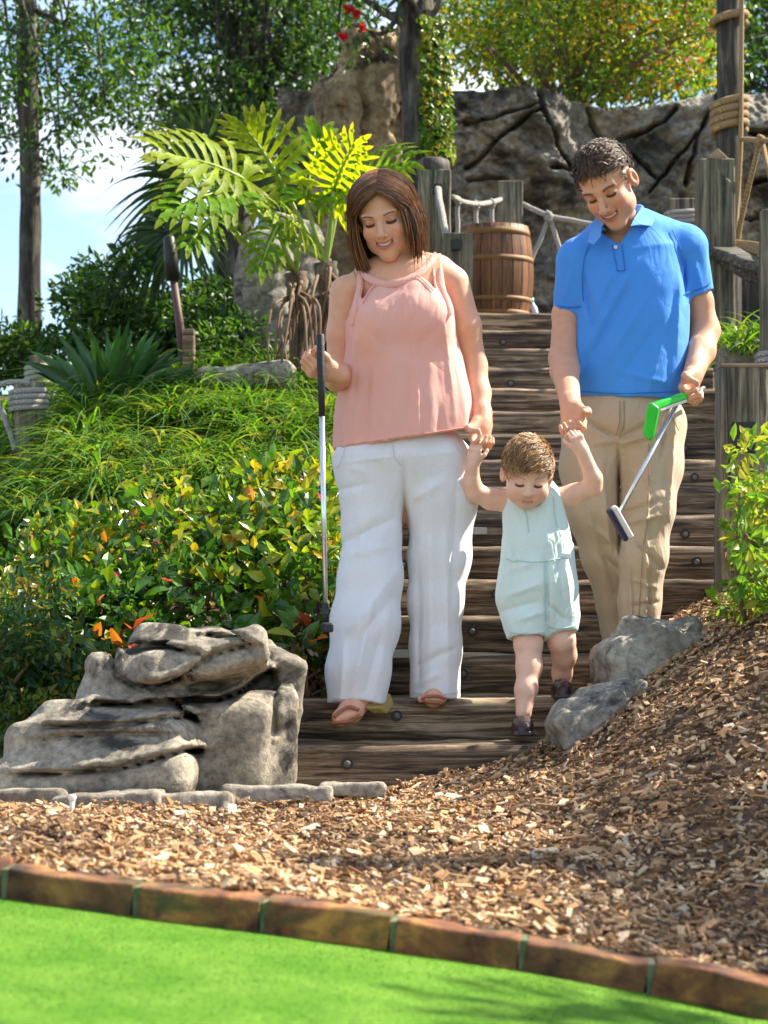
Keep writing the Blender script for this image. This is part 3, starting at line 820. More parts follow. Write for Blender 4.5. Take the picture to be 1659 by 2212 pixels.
# ---- rock wall behind the platform, with carved cracks
YW = 13.0
nu, nv = 330, 190
us = np.linspace(600, 1800, nu)
top_u = np.array([600, 860, 955, 1010, 1140, 1200, 1260, 1330, 1400, 1480, 1545, 1620, 1700, 1800])
top_v = np.array([190, 205, 190, 196, 198, 206, 224, 234, 232, 218, 206, 203, 198, 205])
topv = np.interp(us, top_u, top_v)
WV = np.zeros((nu, nv + 12, 3))
cracks = [[(1010, 365), (1080, 310), (1150, 255), (1175, 240)], [(1000, 270), (1080, 258), (1165, 232)], [(1165, 190), (1170, 240), (1190, 290), (1225, 360), (1235, 372)],
          [(1225, 372), (1190, 372)], [(1235, 372), (1290, 358)], [(1270, 235), (1310, 290), (1335, 300)], [(1335, 300), (1400, 285), (1455, 240)], [(1370, 335), (1400, 365), (1415, 390)],
          [(1500, 300), (1450, 360), (1400, 420)], [(1545, 215), (1500, 310), (1480, 400)], [(1010, 395), (1080, 385), (1095, 392)], [(1610, 300), (1659, 290), (1700, 300)], [(1620, 400), (1700, 380)], [(1600, 470), (1700, 460)]]
for i, u in enumerate(us):
    vv = np.concatenate([np.linspace(760, topv[i], nv)])
    WV[i, :nv] = np.stack([np.full(nv, (u - 829.5) * YW / F), np.full(nv, YW), CAM_Z - (vv - HZ) * YW / F], 1)
U2 = np.repeat(us[:, None], nv, 1); V2 = np.stack([np.linspace(760, tv, nv) for tv in topv])
dep = 0.16 * fbm(U2 * 0.006, V2 * 0.006, 0 * U2, 1.0, 3) + 0.05 * fbm(U2 * 0.025, V2 * 0.025, 3 + 0 * U2, 1.0, 5, 0.6)
cr = np.full(U2.shape, 99.0)
jit_u, jit_v = 5 * fbm(U2 * .03, V2 * .03, 7 + 0 * U2, 1, 2), 5 * fbm(U2 * .03, V2 * .03, 11 + 0 * U2, 1, 2)
for c in cracks:
    for (a0, b0), (a1, b1) in zip(c[:-1], c[1:]):
        ex, ey = a1 - a0, b1 - b0; t_ = np.clip(((U2 + jit_u - a0) * ex + (V2 + jit_v - b0) * ey) / (ex * ex + ey * ey), 0, 1)
        cr = np.minimum(cr, np.hypot(U2 + jit_u - a0 - t_ * ex, V2 + jit_v - b0 - t_ * ey))
dep = dep - 0.17 * np.exp(-(cr / (2.2 + 1.6 * np.clip(1 + fbm(U2 * .02, V2 * .02, 5 + 0 * U2, 1, 2), .2, 2))) ** 2) + 0.02 * np.exp(-(cr / 22) ** 2)
hgt = (V2 - topv[:, None])
dep = dep + 0.10 * sstep(0, 120, hgt) * 0.6
WV[:, :nv, 1] -= dep
for j in range(12):      # roll over the top and down the back
    a = (j + 1) / 12
    WV[:, nv + j] = WV[:, nv - 1] + np.stack([0 * us, np.full(nu, 1.1 * a), 0.05 * math.sin(a * math.pi) - 0.35 * a + 0 * us], 1)
WV[:, nv:, 2] += 0.05 * fbm(WV[:, nv:, 0], WV[:, nv:, 1], 0 * WV[:, nv:, 0], 3, 3)
ids = np.arange(nu * (nv + 12)).reshape(nu, nv + 12)
o = mk("rock_wall", WV.reshape(-1, 3), gridq(ids), M['rock_wall']); tag(o, "tall cracked dark grey rock wall behind the platform", "rock wall")
# tan rock pillar and grey rock column
o = rock("rock_pillar", [B(742, 70, 872, 400, 12.75, 0.26, 0.12, (0, 3, 0)), B(688, 190, 800, 480, 12.7, 0.25, 0.12, (0, 6, 0)), B(780, 140, 905, 500, 12.85, 0.3, 0.12), B(690, 330, 880, 700, 12.8, 0.3, 0.12)],
     (-0.6, 12.2, 1.9), (0.4, 13.5, 4.1), 0.02, M['rock_tan'], 0.06, 0.055, 2.6, flute=0.10, label="tall tan fluted rock pillar left of the ivy trunk", cat="rock pillar")
o = rock("rock_column", [B(520, 515, 625, 800, 10.75, 0.16, 0.08, (0, 2, 0)), B(560, 480, 690, 640, 10.9, 0.17, 0.09, (0, 8, 0)), B(590, 560, 720, 830, 11.0, 0.17, 0.08)],
     (-0.85, 10.45, 1.4), (-0.15, 11.35, 2.5), 0.015, M['rock'], 0.03, 0.03, 3.4, 0.01, flute=0.03, label="grey rock column behind the split-leaf plant", cat="rock")
o = rock("ledge_rock", [B(425, 792, 640, 850, 9.9, 0.2, 0.05, (0, -2, 0))], (-1.0, 9.6, 1.35), (-0.3, 10.3, 1.75), 0.016, M['rock'], 0.02, 0.02, 5, 0.004, label="low flat ledge of rock at the foot of the rock column", cat="rock")
# ================================================================== posts, ropes, barrel
def rope_mat(name, c):
    t = NT(name); v = t.coords()
    wv = t.n("TexWave", _wave_type='BANDS', _bands_direction='DIAGONAL', Vector=v, Scale=55.0, Distortion=1.2).outputs["Fac"]; f = t.noise(160, 3, 0.6, v)
    col = t.mix(wv, tuple(x * 0.55 for x in c), c); col = t.mix(1.0, col, t.ramp(f, [(0.3, (0.8,) * 3), (0.7, (1.15,) * 3)]), 'MULTIPLY')
    return t.done(t.bsdf(col, 0.9, t.bump(wv, 0.8, 0.006)))
M['rope_tan'] = rope_mat("tan_rope", (0.50, 0.34, 0.17))
M['rope_grey'] = rope_mat("pale_rope", (0.52, 0.50, 0.46))
def rope(name, pts, r, mat, parent=None, n=24, seg=8):
    c = spline(pts, n); d = np.gradient(c, axis=0); c = c + 0.04 * r * rng.normal(0, 1, c.shape)
    mb = MB(); mb.tube(c, r, seg); return mb.build(name, mat, parent, True)
def wrap(parent, c, rad, r, turns, mat, square=False, tilt=0.0):
    """turns of rope lying one on the other round a post"""
    for k in range(turns):
        mb = MB(); pts = []
        for j in range(25):
            a = 2 * math.pi * j / 24; q = rad
            if square:
                m_ = max(abs(math.cos(a)), abs(math.sin(a))); q = min(rad / m_, rad * 1.22)
            pts.append(np.array(c) + [q * math.cos(a) * (1 + random.uniform(-.01, .01)), q * math.sin(a), k * r * 1.9 + tilt * math.cos(a) + r * 1.9 * j / 24])
        mb.tube(pts, r, 8); mb.build("rope_turn", mat, parent, True)
def post(name, u0, u1, vt, vb, y, mat, label, group=None, chamfer=False, depth=None, seed=0, round_=False, cat="post"):
    a = P((u0 + u1) / 2, vb, y); b = P((u0 + u1) / 2, vt, y); b = np.array([b[0], b[1], b[2]]); wd = (u1 - u0) * y / F
    e = empty(name, a, label, cat, group)
    if round_: timber("shaft", a, b, wd, wd, wd * 0.48, mat, e, 0.004, 16, up=(0, 1, 0), seed=seed)
    else: timber("shaft", a, b, wd, depth or wd, 0.012, mat, e, 0.004, 16, up=(0, 1, 0), seed=seed)
    return e, wd
# sawn posts by the barrel and along the rope fence
GP = "grey posts of the rope fence"
e1, wd = post("fence_post", 903, 973, 372, 760, 10.75, M['post'], "tall grey sawn post just right of the woman's hair", GP, seed=1)
c = P(936, 345, 10.75); mb = MB(); mb.lathe(c + [0, 0, -0.075], [(0.080, 0), (0.083, 0.03), (0.078, 0.07), (0.045, 0.082), (0, 0.084)], 14); mb.build("post_cap", M['mast'], e1, True)
e2, _ = post("fence_post", 957, 1020, 508, 820, 10.3, M['post'], "shorter green-grey post in front of the barrel", GP, seed=2)
e3, _ = post("fence_post", 1075, 1128, 395, 700, 11.9, M['post'], "post standing behind the barrel", GP, seed=3)
e4, _ = post("fence_post", 1442, 1500, 433, 760, 11.8, M['post'], "rope-tied post behind the man's left shoulder", GP, seed=4)
wrap(e4, P(1471, 490, 11.8), 0.085, 0.013, 3, M['rope_grey'], True)
for e, (u, v, y) in ((e1, (945, 408, 10.66)), (e2, (985, 528, 10.22))):
    mb = MB(); mb.box(P(u, v, y), (0.022, 0.01, 0.026)); mb.build("rope_slot", M['black'], e, bevel=0.004)
fr1 = empty("rope_fence", P(1035, 440, 11.3), "sagging pale rope with knotted loops behind the barrel", "rope")
rope("rail_rope", [P(946, 408, 10.64), P(950, 440, 10.5), P(958, 480, 10.4), P(966, 530, 10.3)], 0.018, M['rope_grey'], fr1)
r1 = rope("rail_rope", [P(975, 424, 10.8), P(1000, 436, 11.0), P(1032, 441, 11.3), P(1062, 437, 11.6), P(1085, 430, 11.85)], 0.014, M['rope_grey'], fr1)
for u, v, y in ((990, 432, 10.95), (1030, 441, 11.3), (1064, 438, 11.6)):
    rope("knot", [P(u - 5, v - 6, y - .02), P(u + 4, v, y - .03), P(u - 4, v + 5, y - .03), P(u + 4, v + 9, y - .02)], 0.012, M['rope_grey'], r1, 10)
    rope("drop_rope", [P(u, v + 4, y), P(u - 2, v + 25, y), P(u - 1, v + 60, y), P(u - 6, v + 120, y)], 0.012, M['rope_grey'], r1, 10)
fr2 = empty("rope_fence", P(1280, 470, 11.8), "taut pale rope with triangular net between the barrel and the man", "rope")
r2 = rope("rail_rope", [P(1128, 440, 11.9), P(1158, 455, 11.85), P(1186, 466, 11.8), P(1230, 475, 11.8), P(1300, 487, 11.8), P(1442, 492, 11.8)], 0.0145, M['rope_grey'], fr2)
rope("knot", [P(1180, 459, 11.77), P(1190, 466, 11.76), P(1181, 471, 11.76), P(1191, 475, 11.77)], 0.016, M['rope_grey'], r2, 10)
rope("drop_rope", [P(1186, 468, 11.8), P(1166, 520, 11.8), P(1148, 560, 11.8), P(1128, 640, 11.8)], 0.013, M['rope_grey'], r2, 12)
rope("drop_rope", [P(1187, 468, 11.8), P(1202, 515, 11.8), P(1216, 560, 11.8), P(1238, 640, 11.8)], 0.013, M['rope_grey'], r2, 12)

# barrel of separate staves
M['barrel'] = m_wood("barrel_oak", [(0.36, (0.075, 0.028, 0.009)), (0.5, (0.22, 0.09, 0.026)), (0.66, (0.42, 0.19, 0.055))], (30, 30, 2.0), 0.5, 0.35)
M['hoop'] = m_plain("brass_hoop", (0.20, 0.10, 0.03), 0.65, 0.4, 40, 0.3, Metallic=0.15)
YB = 11.16; bb = np.array([(1069 - 829.5) * YB / F, YB, RISE * NSTEP - 0.004]); Hb = 0.475; Rb = 0.197
br = empty("barrel", bb, "brown wooden barrel with brass hoops at the head of the steps", "barrel")
prof = [(Rb * (0.865 + 0.135 * math.sin(math.pi * t_) ** 0.9), Hb * t_) for t_ in np.linspace(0, 1, 12)]
NS = 22; first = None
for k in range(NS):
    if first is None:
        mb = MB(); a0 = 2 * math.pi / NS; gap = 0.012
        mb.lathe((0, 0, 0), [(prof[0][0] - 0.02, 0)] + prof + [(prof[-1][0] - 0.02, Hb)], 3, gap, a0 - gap)
        o = mb.build("stave", M['barrel'], br, True); first = o
    else:
        o = first.copy(); link(o, br)
    o.matrix_basis = Matrix.Translation(Vector(bb)) @ Matrix.Rotation(2 * math.pi * k / NS, 4, 'Z')
inn = MB(); inn.lathe(bb, [(0, 0.01), (prof[0][0] - 0.012, 0.01)] + [(r - 0.006, z) for r, z in prof[1:-1]] + [(prof[-1][0] - 0.014, Hb - 0.025), (0, Hb - 0.022)], 24); inn.build("lid", M['barrel'], br, True)
for (z0, z1) in ((0.015, 0.04), (0.085, 0.108), (0.285, 0.312), (0.42, 0.455)):
    ra, rb = (np.interp(z, [p[1] for p in prof], [p[0] for p in prof]) for z in (z0, z1))
    mb = MB(); mb.lathe(bb, [(ra - 0.004, z0), (ra + 0.0018, z0), (rb + 0.0018, z1), (rb - 0.004, z1)], 40); mb.build("hoop", M['hoop'], br, True)
# small teal and white bottle by the barrel
M['teal'] = m_plain("teal_plastic", (0.02, 0.42, 0.36), 0.35, 0.1)
M['bwhite'] = m_plain("blue_white_plastic", (0.55, 0.62, 0.85), 0.35, 0.08)
c = P(1159, 692, 11.15); c[2] = RISE * NSTEP - 0.005; bt_ = empty("bottle", c, "small white and teal bottle standing beside the barrel", "bottle")
mb = MB(); mb.lathe(c, [(0, 0), (0.020, 0.002), (0.021, 0.07), (0.012, 0.088), (0.010, 0.1)], 14); mb.v = [(p[0] - 0.25 * (p[2] - c[2]), p[1], p[2]) for p in mb.v]; mb.build("body", M['bwhite'], bt_, True)
mb = MB(); mb.lathe(c + [-0.025, 0, 0.098], [(0, 0.022), (0.012, 0.02), (0.013, 0)], 12); mb.build("cap", M['teal'], bt_, True)

# right-hand posts, mast and rope bridge
RP = "posts right of the steps"
e5, wd = post("stair_post", 1550, 1652, 797, 1400, 7.42, M['post'], "thick square grey-brown post right of the steps", RP, seed=7)
M['post_top'] = m_wood("worn_post_top", [(0.3, (0.26, 0.17, 0.11)), (0.6, (0.42, 0.30, 0.2)), (0.8, (0.55, 0.42, 0.3))], (9, 30, 30))
c = P(1601, 797, 7.42); mb = MB(); mb.box(c + [0, 0, 0.003], (wd / 2 + 0.003, wd / 2 + 0.003, 0.006)); mb.build("top", M['post_top'], e5, bevel=0.003)
for (u, v, hw, hh) in ((1606, 945, 26, 33), (1605, 1232, 26, 30)):
    cc = P(u, v, 7.42 - wd / 2); mb = MB(); mb.box(cc, (hw * 7.34 / F, 0.006, hh * 7.34 / F)); hl = mb.build("notch", M['black'], e5, bevel=0.003)
    mb = MB(); mb.lathe((0, 0, 0), [(0, 0.014), (0.014, 0.012), (0.022, 0.0), (0.022, -0.01)], 12); mb.v = [(cc[0] + 0.012 + p[0], cc[1] - 0.006 - p[2], cc[2] + 0.012 + p[1]) for p in mb.v]; mb.build("bolt", M['bolt'], hl, True)
e6, _ = post("stair_post", 1643, 1690, 455, 960, 8.6, M['post'], "slim pale grey post at the right edge of the picture", RP, seed=8)
wrap(e6, P(1667, 800, 8.6), 0.052, 0.012, 3, M['rope_grey'], True)
e7, _ = post("stair_post", 1505, 1583, 350, 820, 10.4, M['post'], "wide grey post with a leaning brace left of the mast", RP, seed=9)
mb = MB(); mb.slab([P(1550, 365, 10.3), P(1583, 395, 10.3), P(1588, 830, 10.3), P(1556, 830, 10.3)], (0, 0.05, 0)); mb.build("brace", M['post'], e7, bevel=0.006)
mb = MB(); c = P(1545, 350, 10.4); mb.slab([c + [-0.055, -0.08, 0], c + [0.055, -0.08, 0], c + [0, -0.08, 0.05]], (0, 0.15, 0)); mb.build("top", M['post_top'], e7, bevel=0.004)
e8, wdm = post("mast", 1548, 1602, -160, 800, 10.8, M['mast'], "tall dark round mast wound with tan rope", None, seed=10, round_=True, cat="mast")
for v, n_ in ((285, 4), (52, 1)): wrap(e8, P(1575, v, 10.8), wdm / 2 + 0.018, 0.020, n_, M['rope_tan'], tilt=0.01)
rope("halyard", [P(1603, -150, 10.72), P(1602, 120, 10.72), P(1600, 300, 10.7), P(1594, 420, 10.7), P(1588, 520, 10.65)], 0.012, M['rope_tan'], e8)
rb_ = empty("rope_bridge", P(1600, 560, 10.2), "dark weathered plank of a rope bridge slung from the mast", "bridge")
timber("plank", P(1536, 535, 10.45), P(1690, 590, 9.7), 0.14, 0.05, 0.012, M['post_x'], rb_, 0.005, 16, seed=21)
mb = MB(); mb.slab([P(1540, 545, 10.3), P(1660, 572, 9.75), P(1690, 580, 9.7), P(1690, 612, 9.7), P(1620, 608, 9.95), P(1575, 580, 10.15), P(1540, 558, 10.3)], (0.0, 0.05, 0)); mb.build("beam", M['post_x'], rb_, bevel=0.006)
rope("hand_rope", [P(1600, 300, 10.7), P(1628, 302, 10.4), P(1690, 306, 10.0)], 0.012, M['rope_tan'], rb_)
rope("hanger_rope", [P(1642, 300, 10.3), P(1628, 360, 10.35), P(1606, 450, 10.45), P(1592, 525, 10.5)], 0.013, M['rope_tan'], rb_)
rope("hanger_rope", [P(1644, 300, 10.3), P(1656, 350, 10.2), P(1680, 440, 10.0)], 0.013, M['rope_tan'], rb_)
rope("knot", [P(1636, 296, 10.28), P(1650, 302, 10.27), P(1636, 309, 10.27), P(1650, 315, 10.28)], 0.016, M['rope_tan'], rb_, 10)
for k in range(5):
    rope("net_cord", [P(1586, 520, 10.5), P(1615 + 8 * k, 540 - 3 * k, 10.2 - .03 * k), P(1660, 552 - 5 * k, 9.9), P(1700, 548 - 8 * k, 9.7)], 0.008, M['rope_tan'], rb_, 12)
# dark timber wall under the bridge
bw = empty("plank_wall", P(1600, 700, 11.2), "dark vertical plank wall below the rope bridge", "wall")
for k in range(6):
    u = 1500 + k * 42; timber("plank", P(u, 900, 11.2), P(u, 590 + (k % 3) * 6, 11.2), 0.093, 0.04, 0.006, M['mast'], bw, 0.003, 6, up=(0, 1, 0), seed=30 + k)
# roped round posts at the left
LP = "roped posts on the left bank"
e9, w9 = post("rope_post", 62, 112, 770, 1060, 10.4, M['post'], "farther roped post half hidden by the strap leaves", LP, seed=11, round_=True)
wrap(e9, P(87, 838, 10.4), w9 / 2 + 0.010, 0.0135, 4, M['rope_grey'])
e10, w10 = post("rope_post", 30, 96, 826, 1090, 9.4, M['post'], "nearer roped post at the left edge of the picture", LP, seed=12, round_=True)
wrap(e10, P(62, 892, 9.4), w10 / 2 + 0.010, 0.0125, 4, M['rope_grey'])
fr3 = empty("rope_fence", P(10, 850, 9.6), "pale rope running off to the left from the roped posts", "rope")
rope("rail_rope", [P(-90, 830, 9.9), P(-30, 838, 9.6), P(20, 826, 9.4), P(62, 826, 9.33)], 0.013, M['rope_grey'], fr3)
rope("drop_rope", [P(-30, 838, 9.6), P(0, 880, 9.5), P(20, 930, 9.4), P(34, 975, 9.35)], 0.013, M['rope_grey'], fr3)
for v in (925, 968):
    pass
rl = empty("plank_rail", P(30, 930, 10.2), "grey horizontal rail behind the roped posts", "rail")
for v in (915, 965): timber("plank", P(-140, v + 4, 10.25), P(128, v - 4, 10.25), 0.05, 0.08, 0.008, M['post_x'], rl, 0.003, 8, seed=50 + v)
# torch and stake
tc = empty("torch", P(400, 860, 10.0), "slim torch with a black head leaning on the left bank", "torch")
mb = MB(); mb.tube([P(374, 600, 10.0), P(388, 700, 10.0), P(406, 880, 10.0)], [0.017, 0.020, 0.022], 12); M['torch'] = m_plain("reddish_brown_pole", (0.10, 0.045, 0.045), 0.6, 0.3, 60, 0.2); mb.build("pole", M['torch'], tc, True)
mb = MB(); mb.tube([P(364, 510, 10.0), P(365, 514, 10.0), P(369, 555, 10.0), P(375, 605, 10.0)], [0.018, 0.026, 0.032, 0.031], 14); mb.build("torch_head", M['black'], tc, True)
post("stake", 395, 420, 712, 880, 9.95, M['step'], "short weathered stake beside the torch", None, seed=13, cat="stake")
# dark board edging left of the steps
bd = timber("edge_board", P(742, 1180, 7.9), P(738, 1340, 7.5), 0.05, 0.10, 0.008, M['mast'], None, 0.003, 8, up=(0, 1, 0), seed=60)
tag(bd, "dark upright board between the hedge and the woman's leg", "board")
# ================================================================== people
def skin_mat(name):
    t = NT(name); c = t.attr(); v = t.coords()
    f = t.noise(38, 7, 0.7, v); g = t.noise(300, 4, 0.65, v)
    c = t.mix(1.0, c, t.ramp(f, [(0.34, (0.95, 0.91, 0.90)), (0.66, (1.05, 1.05, 1.05))]), 'MULTIPLY')
    return t.done(t.bsdf(c, 0.48, t.bump(g, 0.3, 0.003), Subsurface__Weight=0.12, Subsurface__Radius=(0.012, 0.004, 0.002), Specular__IOR__Level=0.4))
M['skin'] = skin_mat("skin")
def hair_mat(name, rough=0.38):
    t = NT(name); c = t.attr()
    return t.done(t.bsdf(c, rough, Specular__IOR__Level=0.6, Anisotropic=0.4))
M['hair'] = hair_mat("hair")
M['coral'] = m_cloth("coral_crepe", (0.94, 0.54, 0.46), 0.8, 0.06, 0.22, 700, (1.0, 0.36, 0.22))
M['linen'] = m_cloth("white_linen", (0.83, 0.83, 0.86), 0.85, 0.04, 0.12, 500, (0.9, 0.85, 0.8), 0.03)
M['polo'] = m_cloth("blue_pique", (0.065, 0.29, 0.83), 0.75, 0.10, 0.0, 1100)
M['polo_collar'] = m_cloth("blue_collar", (0.10, 0.33, 0.82), 0.8, 0.12, 0.0, 1300)
M['khaki'] = m_cloth("khaki_twill", (0.52, 0.40, 0.285), 0.85, 0.08, 0.0, 800, None, 0.15)
M['aqua'] = m_cloth("pale_aqua_linen", (0.73, 0.86, 0.83), 0.85, 0.06, 0.08, 600, (0.6, 0.75, 0.7), 0.15)
M['leather'] = m_plain("dark_leather", (0.035, 0.016, 0.02), 0.35, 0.3, 60, 0.15)
M['sandal'] = m_plain("tan_sandal", (0.34, 0.12, 0.06), 0.5, 0.15, 50, 0.1)
M['wedge'] = m_plain("gold_wedge", (0.36, 0.25, 0.07), 0.55, 0.25, 80, 0.3)
M['brownshoe'] = m_plain("brown_shoe", (0.10, 0.055, 0.03), 0.4, 0.2, 60, 0.15)

class Frame:
    def __init__(s, o, pitch, yaw, roll, sc):
        """pitch > 0 looks down, yaw > 0 turns to the right of the picture, roll > 0 leans the crown to the left"""
        s.o = np.array(o, float); s.s = sc
        base = np.array([[1, 0, 0], [0, -1, 0], [0, 0, 1.0]]).T      # local forward is towards the camera
        # columns: x right, f forward (-Y), z up
        Rp = rotm(math.copysign(1, 1) * pitch, 0, 0); Ry = rotm(0, 0, yaw); Rr = rotm(0, -roll, 0)
        s.R = Rr @ Ry @ Rp @ base
    def w(s, p): return s.o + s.R @ (np.array(p, float) * s.s)
    def l(s, V): return ((np.asarray(V) - s.o) @ s.R) / s.s

def head(fr, kind, skin, lip, brow, smile=1.0, h=0.0018, neck=None):
    """head with a face; returns mesh arrays and vertex colours"""
    c0 = fr.o; R = fr.R; sc = fr.s; m = 0.17 * sc
    lo = c0 - m; hi = c0 + m
    if neck is not None: lo = np.minimum(lo, neck[1] - 0.08); hi = np.maximum(hi, neck[1] + 0.07)
    s = SDF(lo, hi, h)
    kid = kind == 'kid'; man = kind == 'man'
    E = lambda c, r, k=0.02, mode='U': s.ell(fr.w(c), np.array(r) * sc, R, k * sc, mode)
    Cn = lambda a, b, ra, rb, k=0.01, mode='U': s.cone(fr.w(a), fr.w(b), ra * sc, rb * sc, k * sc, 1.0, False, False, mode)
    E((0, -0.016, 0.032), (0.076, 0.095, 0.084))
    if kid:
        E((0, 0.022, -0.030), (0.066, 0.068, 0.062), 0.03); Cn((-0.03, 0.045, -0.05), (0.03, 0.045, -0.05), 0.03, 0.03, 0.03)
        E((0, 0.060, -0.080), (0.022, 0.02, 0.016), 0.03)
    else:
        jw = 0.004 if man else 0
        E((0, 0.022, -0.042), (0.056 + jw * 0.6, 0.068, 0.072), 0.03)
        E((0, 0.060, -0.104), (0.019 + jw, 0.020, 0.016), 0.035)
        for q in (-1, 1): E((q * (0.038 + jw), 0.018, -0.068), (0.018, 0.03, 0.024), 0.03)
    for q in (-1, 1):
        E((q * 0.039, 0.055, -0.030 - (0.008 if kid else 0)), (0.019 + 0.007 * kid, 0.021, 0.018 + 0.005 * kid), 0.022)
        if not kid: Cn((q * 0.012, 0.079, 0.020), (q * 0.045, 0.068, 0.022), 0.009, 0.008, 0.015)
        E((q * 0.031, 0.095, -0.001), (0.018, 0.020, 0.0135), 0.011, 'S')
        E((q * 0.031, 0.0665, -0.002), (0.0145, 0.0145, 0.0125), 0.004)
    if kid:
        Cn((0, 0.080, -0.002), (0, 0.096, -0.028), 0.007, 0.010, 0.012)
        for q in (-1, 1): E((q * 0.009, 0.089, -0.031), (0.0075, 0.008, 0.006), 0.006)
    else:
        nl = 0.112 if man else 0.106
        Cn((0, 0.080, 0.010), (0, nl, -0.031), 0.0075, 0.0105, 0.012)
        for q in (-1, 1): E((q * 0.0125, nl - 0.014, -0.036), (0.0085, 0.010, 0.007), 0.006)
    zm = -0.062 if not kid else -0.058; fm = 0.0845 if not kid else 0.082
    mw = (0.029 if man else 0.027) if smile else 0.019
    arc = lambda x: zm + smile * 0.010 * (x / mw) ** 2
    far = lambda x: fm - 0.016 * (x / mw) ** 2
    xs = np.linspace(-mw, mw, 7)
    for a, b in zip(xs[:-1], xs[1:]):           # lips
        Cn((a, far(a), arc(a) + 0.005), (b, far(b), arc(b) + 0.005), 0.0055, 0.0055, 0.006)
        Cn((a, far(a) - 0.001, arc(a) - 0.007 - 0.003 * smile * (1 - (a / mw) ** 2)), (b, far(b) - 0.001, arc(b) - 0.007 - 0.003 * smile * (1 - (b / mw) ** 2)), 0.006, 0.006, 0.006)
    if smile:
        xs2 = np.linspace(-mw * 0.86, mw * 0.86, 7)
        for a, b in zip(xs2[:-1], xs2[1:]):
            ra, rb = 0.0048 * (1 - 0.7 * (a / mw) ** 2), 0.0048 * (1 - 0.7 * (b / mw) ** 2)
            Cn((a, far(a) + 0.004, arc(a) - 0.002), (b, far(b) + 0.004, arc(b) - 0.002), ra, rb, 0.002, 'S')
        for q in (-1, 1):       # smile folds
            Cn((q * 0.020, 0.094, -0.036), (q * 0.037, 0.078, -0.060), 0.0025, 0.002, 0.010, 'S')
    for q in (-1, 1):
        Re = R @ rotm(0, 0, q * 18) @ rotm(-8, 0, 0)
        s.ell(fr.w((q * 0.079, -0.008, -0.008)), np.array((0.0095, 0.019, 0.031)) * sc, Re, 0.006 * sc)
        s.ell(fr.w((q * 0.087, -0.002, -0.006)), np.array((0.006, 0.010, 0.018)) * sc, Re, 0.004 * sc, 'S')
    if neck is not None:
        (na, ra), (nb_, rb) = neck[0], (neck[1], neck[2])
        s.cone(na, nb_, ra, rb, 0.025)
        s.cone(nb_, nb_ + np.array([0, 0.01, -0.05]), rb, rb * 1.25, 0.02)
    V, Q = s.mesh(1)
    L = fr.l(V); x, f, z = L.T; ax = np.abs(x); front = f > 0.02
    col = np.tile(np.array(skin, float), (len(V), 1))
    def blend(mask, c, amt=1.0):
        mm = (np.clip(mask, 0, 1) * amt)[:, None]; col[:] = col * (1 - mm) + np.array(c) * mm
    sk = np.array(skin)
    blush = np.exp(-(((ax - 0.042) / 0.018) ** 2 + ((z + 0.030) / 0.018) ** 2)) * front
    blend(blush, sk * (1.06, 0.72, 0.68), 0.55)
    blend(np.exp(-((x / 0.012) ** 2 + ((z + 0.032) / 0.012) ** 2)) * (f > 0.08), sk * (1.05, 0.8, 0.76), 0.4)
    # brows
    arch = 0.0185 + 0.004 * (1 - ((ax - 0.036) / 0.02) ** 2)
    br = sstep(0.0056 if man else 0.0042 if kid else 0.0034, 0.0018, np.abs(z - arch)) * sstep(0.013, 0.017, ax) * sstep(0.056, 0.047, ax) * front
    blend(br, brow, 0.45 if kid else 0.85)
    # lowered lids: shade of make-up or thin skin, dark lash line along the lower rim
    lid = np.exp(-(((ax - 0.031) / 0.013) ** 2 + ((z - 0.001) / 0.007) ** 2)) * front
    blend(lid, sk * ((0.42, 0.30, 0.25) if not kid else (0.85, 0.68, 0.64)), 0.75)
    lz = -0.0065 + 0.0035 * ((ax - 0.031) / 0.015) ** 2
    lash = sstep(0.0058, 0.0030, np.abs(z - lz)) * sstep(0.0165, 0.013, np.abs(ax - 0.031)) * front
    blend(lash, (0.03, 0.015, 0.01), 0.92)
    # mouth
    xm = np.clip(x / mw, -1.2, 1.2); za = zm + smile * 0.010 * xm ** 2
    inm = sstep(1.06, 0.94, np.abs(xm)) * (f > 0.045)
    if smile:
        up = sstep(0.0088, 0.0070, z - za) * sstep(0.0002, 0.0016, z - za)
        lw = sstep(-0.0158, -0.0132, z - za) * sstep(-0.0055, -0.0072, z - za)
        blend(np.maximum(up, lw) * inm, lip)
        gap = sstep(0.0024, 0.0012, z - za) * sstep(-0.0072, -0.006, z - za) * inm * (np.abs(xm) < 0.93)
        blend(gap, (0.14, 0.03, 0.03))
        th = sstep(0.0022, 0.0012, z - za) * sstep(-0.0060, -0.0046, z - za) * sstep(0.8, 0.7, np.abs(xm)) * inm
        blend(th, (0.86, 0.80, 0.72))
    else:
        lp = sstep(0.0115, 0.009, np.abs(z - za + 0.001)) * inm
        blend(lp, lip, 0.55)
        blend(sstep(0.0022, 0.0010, np.abs(z - za + 0.001)) * inm, (0.20, 0.06, 0.05), 0.8)
    blend(sstep(0.006, 0.0035, np.hypot(ax - 0.008, (z + (0.036 if kid else 0.0405)) * 1.3)) * (f > 0.078), sk * (0.45, 0.3, 0.28), 0.25 if kid else 0.4)
    if man:      # shaved beard shadow
        bd = sstep(-0.045, -0.065, z) * sstep(0.072, 0.055, ax) * (f > -0.02) * (1 - inm)
        blend(bd, sk * (0.80, 0.78, 0.80), 0.5)
    blend(sstep(0.068, 0.078, ax) * (np.abs(z + 0.008) < 0.035) * (f < 0.02), sk * (1.1, 0.72, 0.66), 0.6)
    return V, Q, col

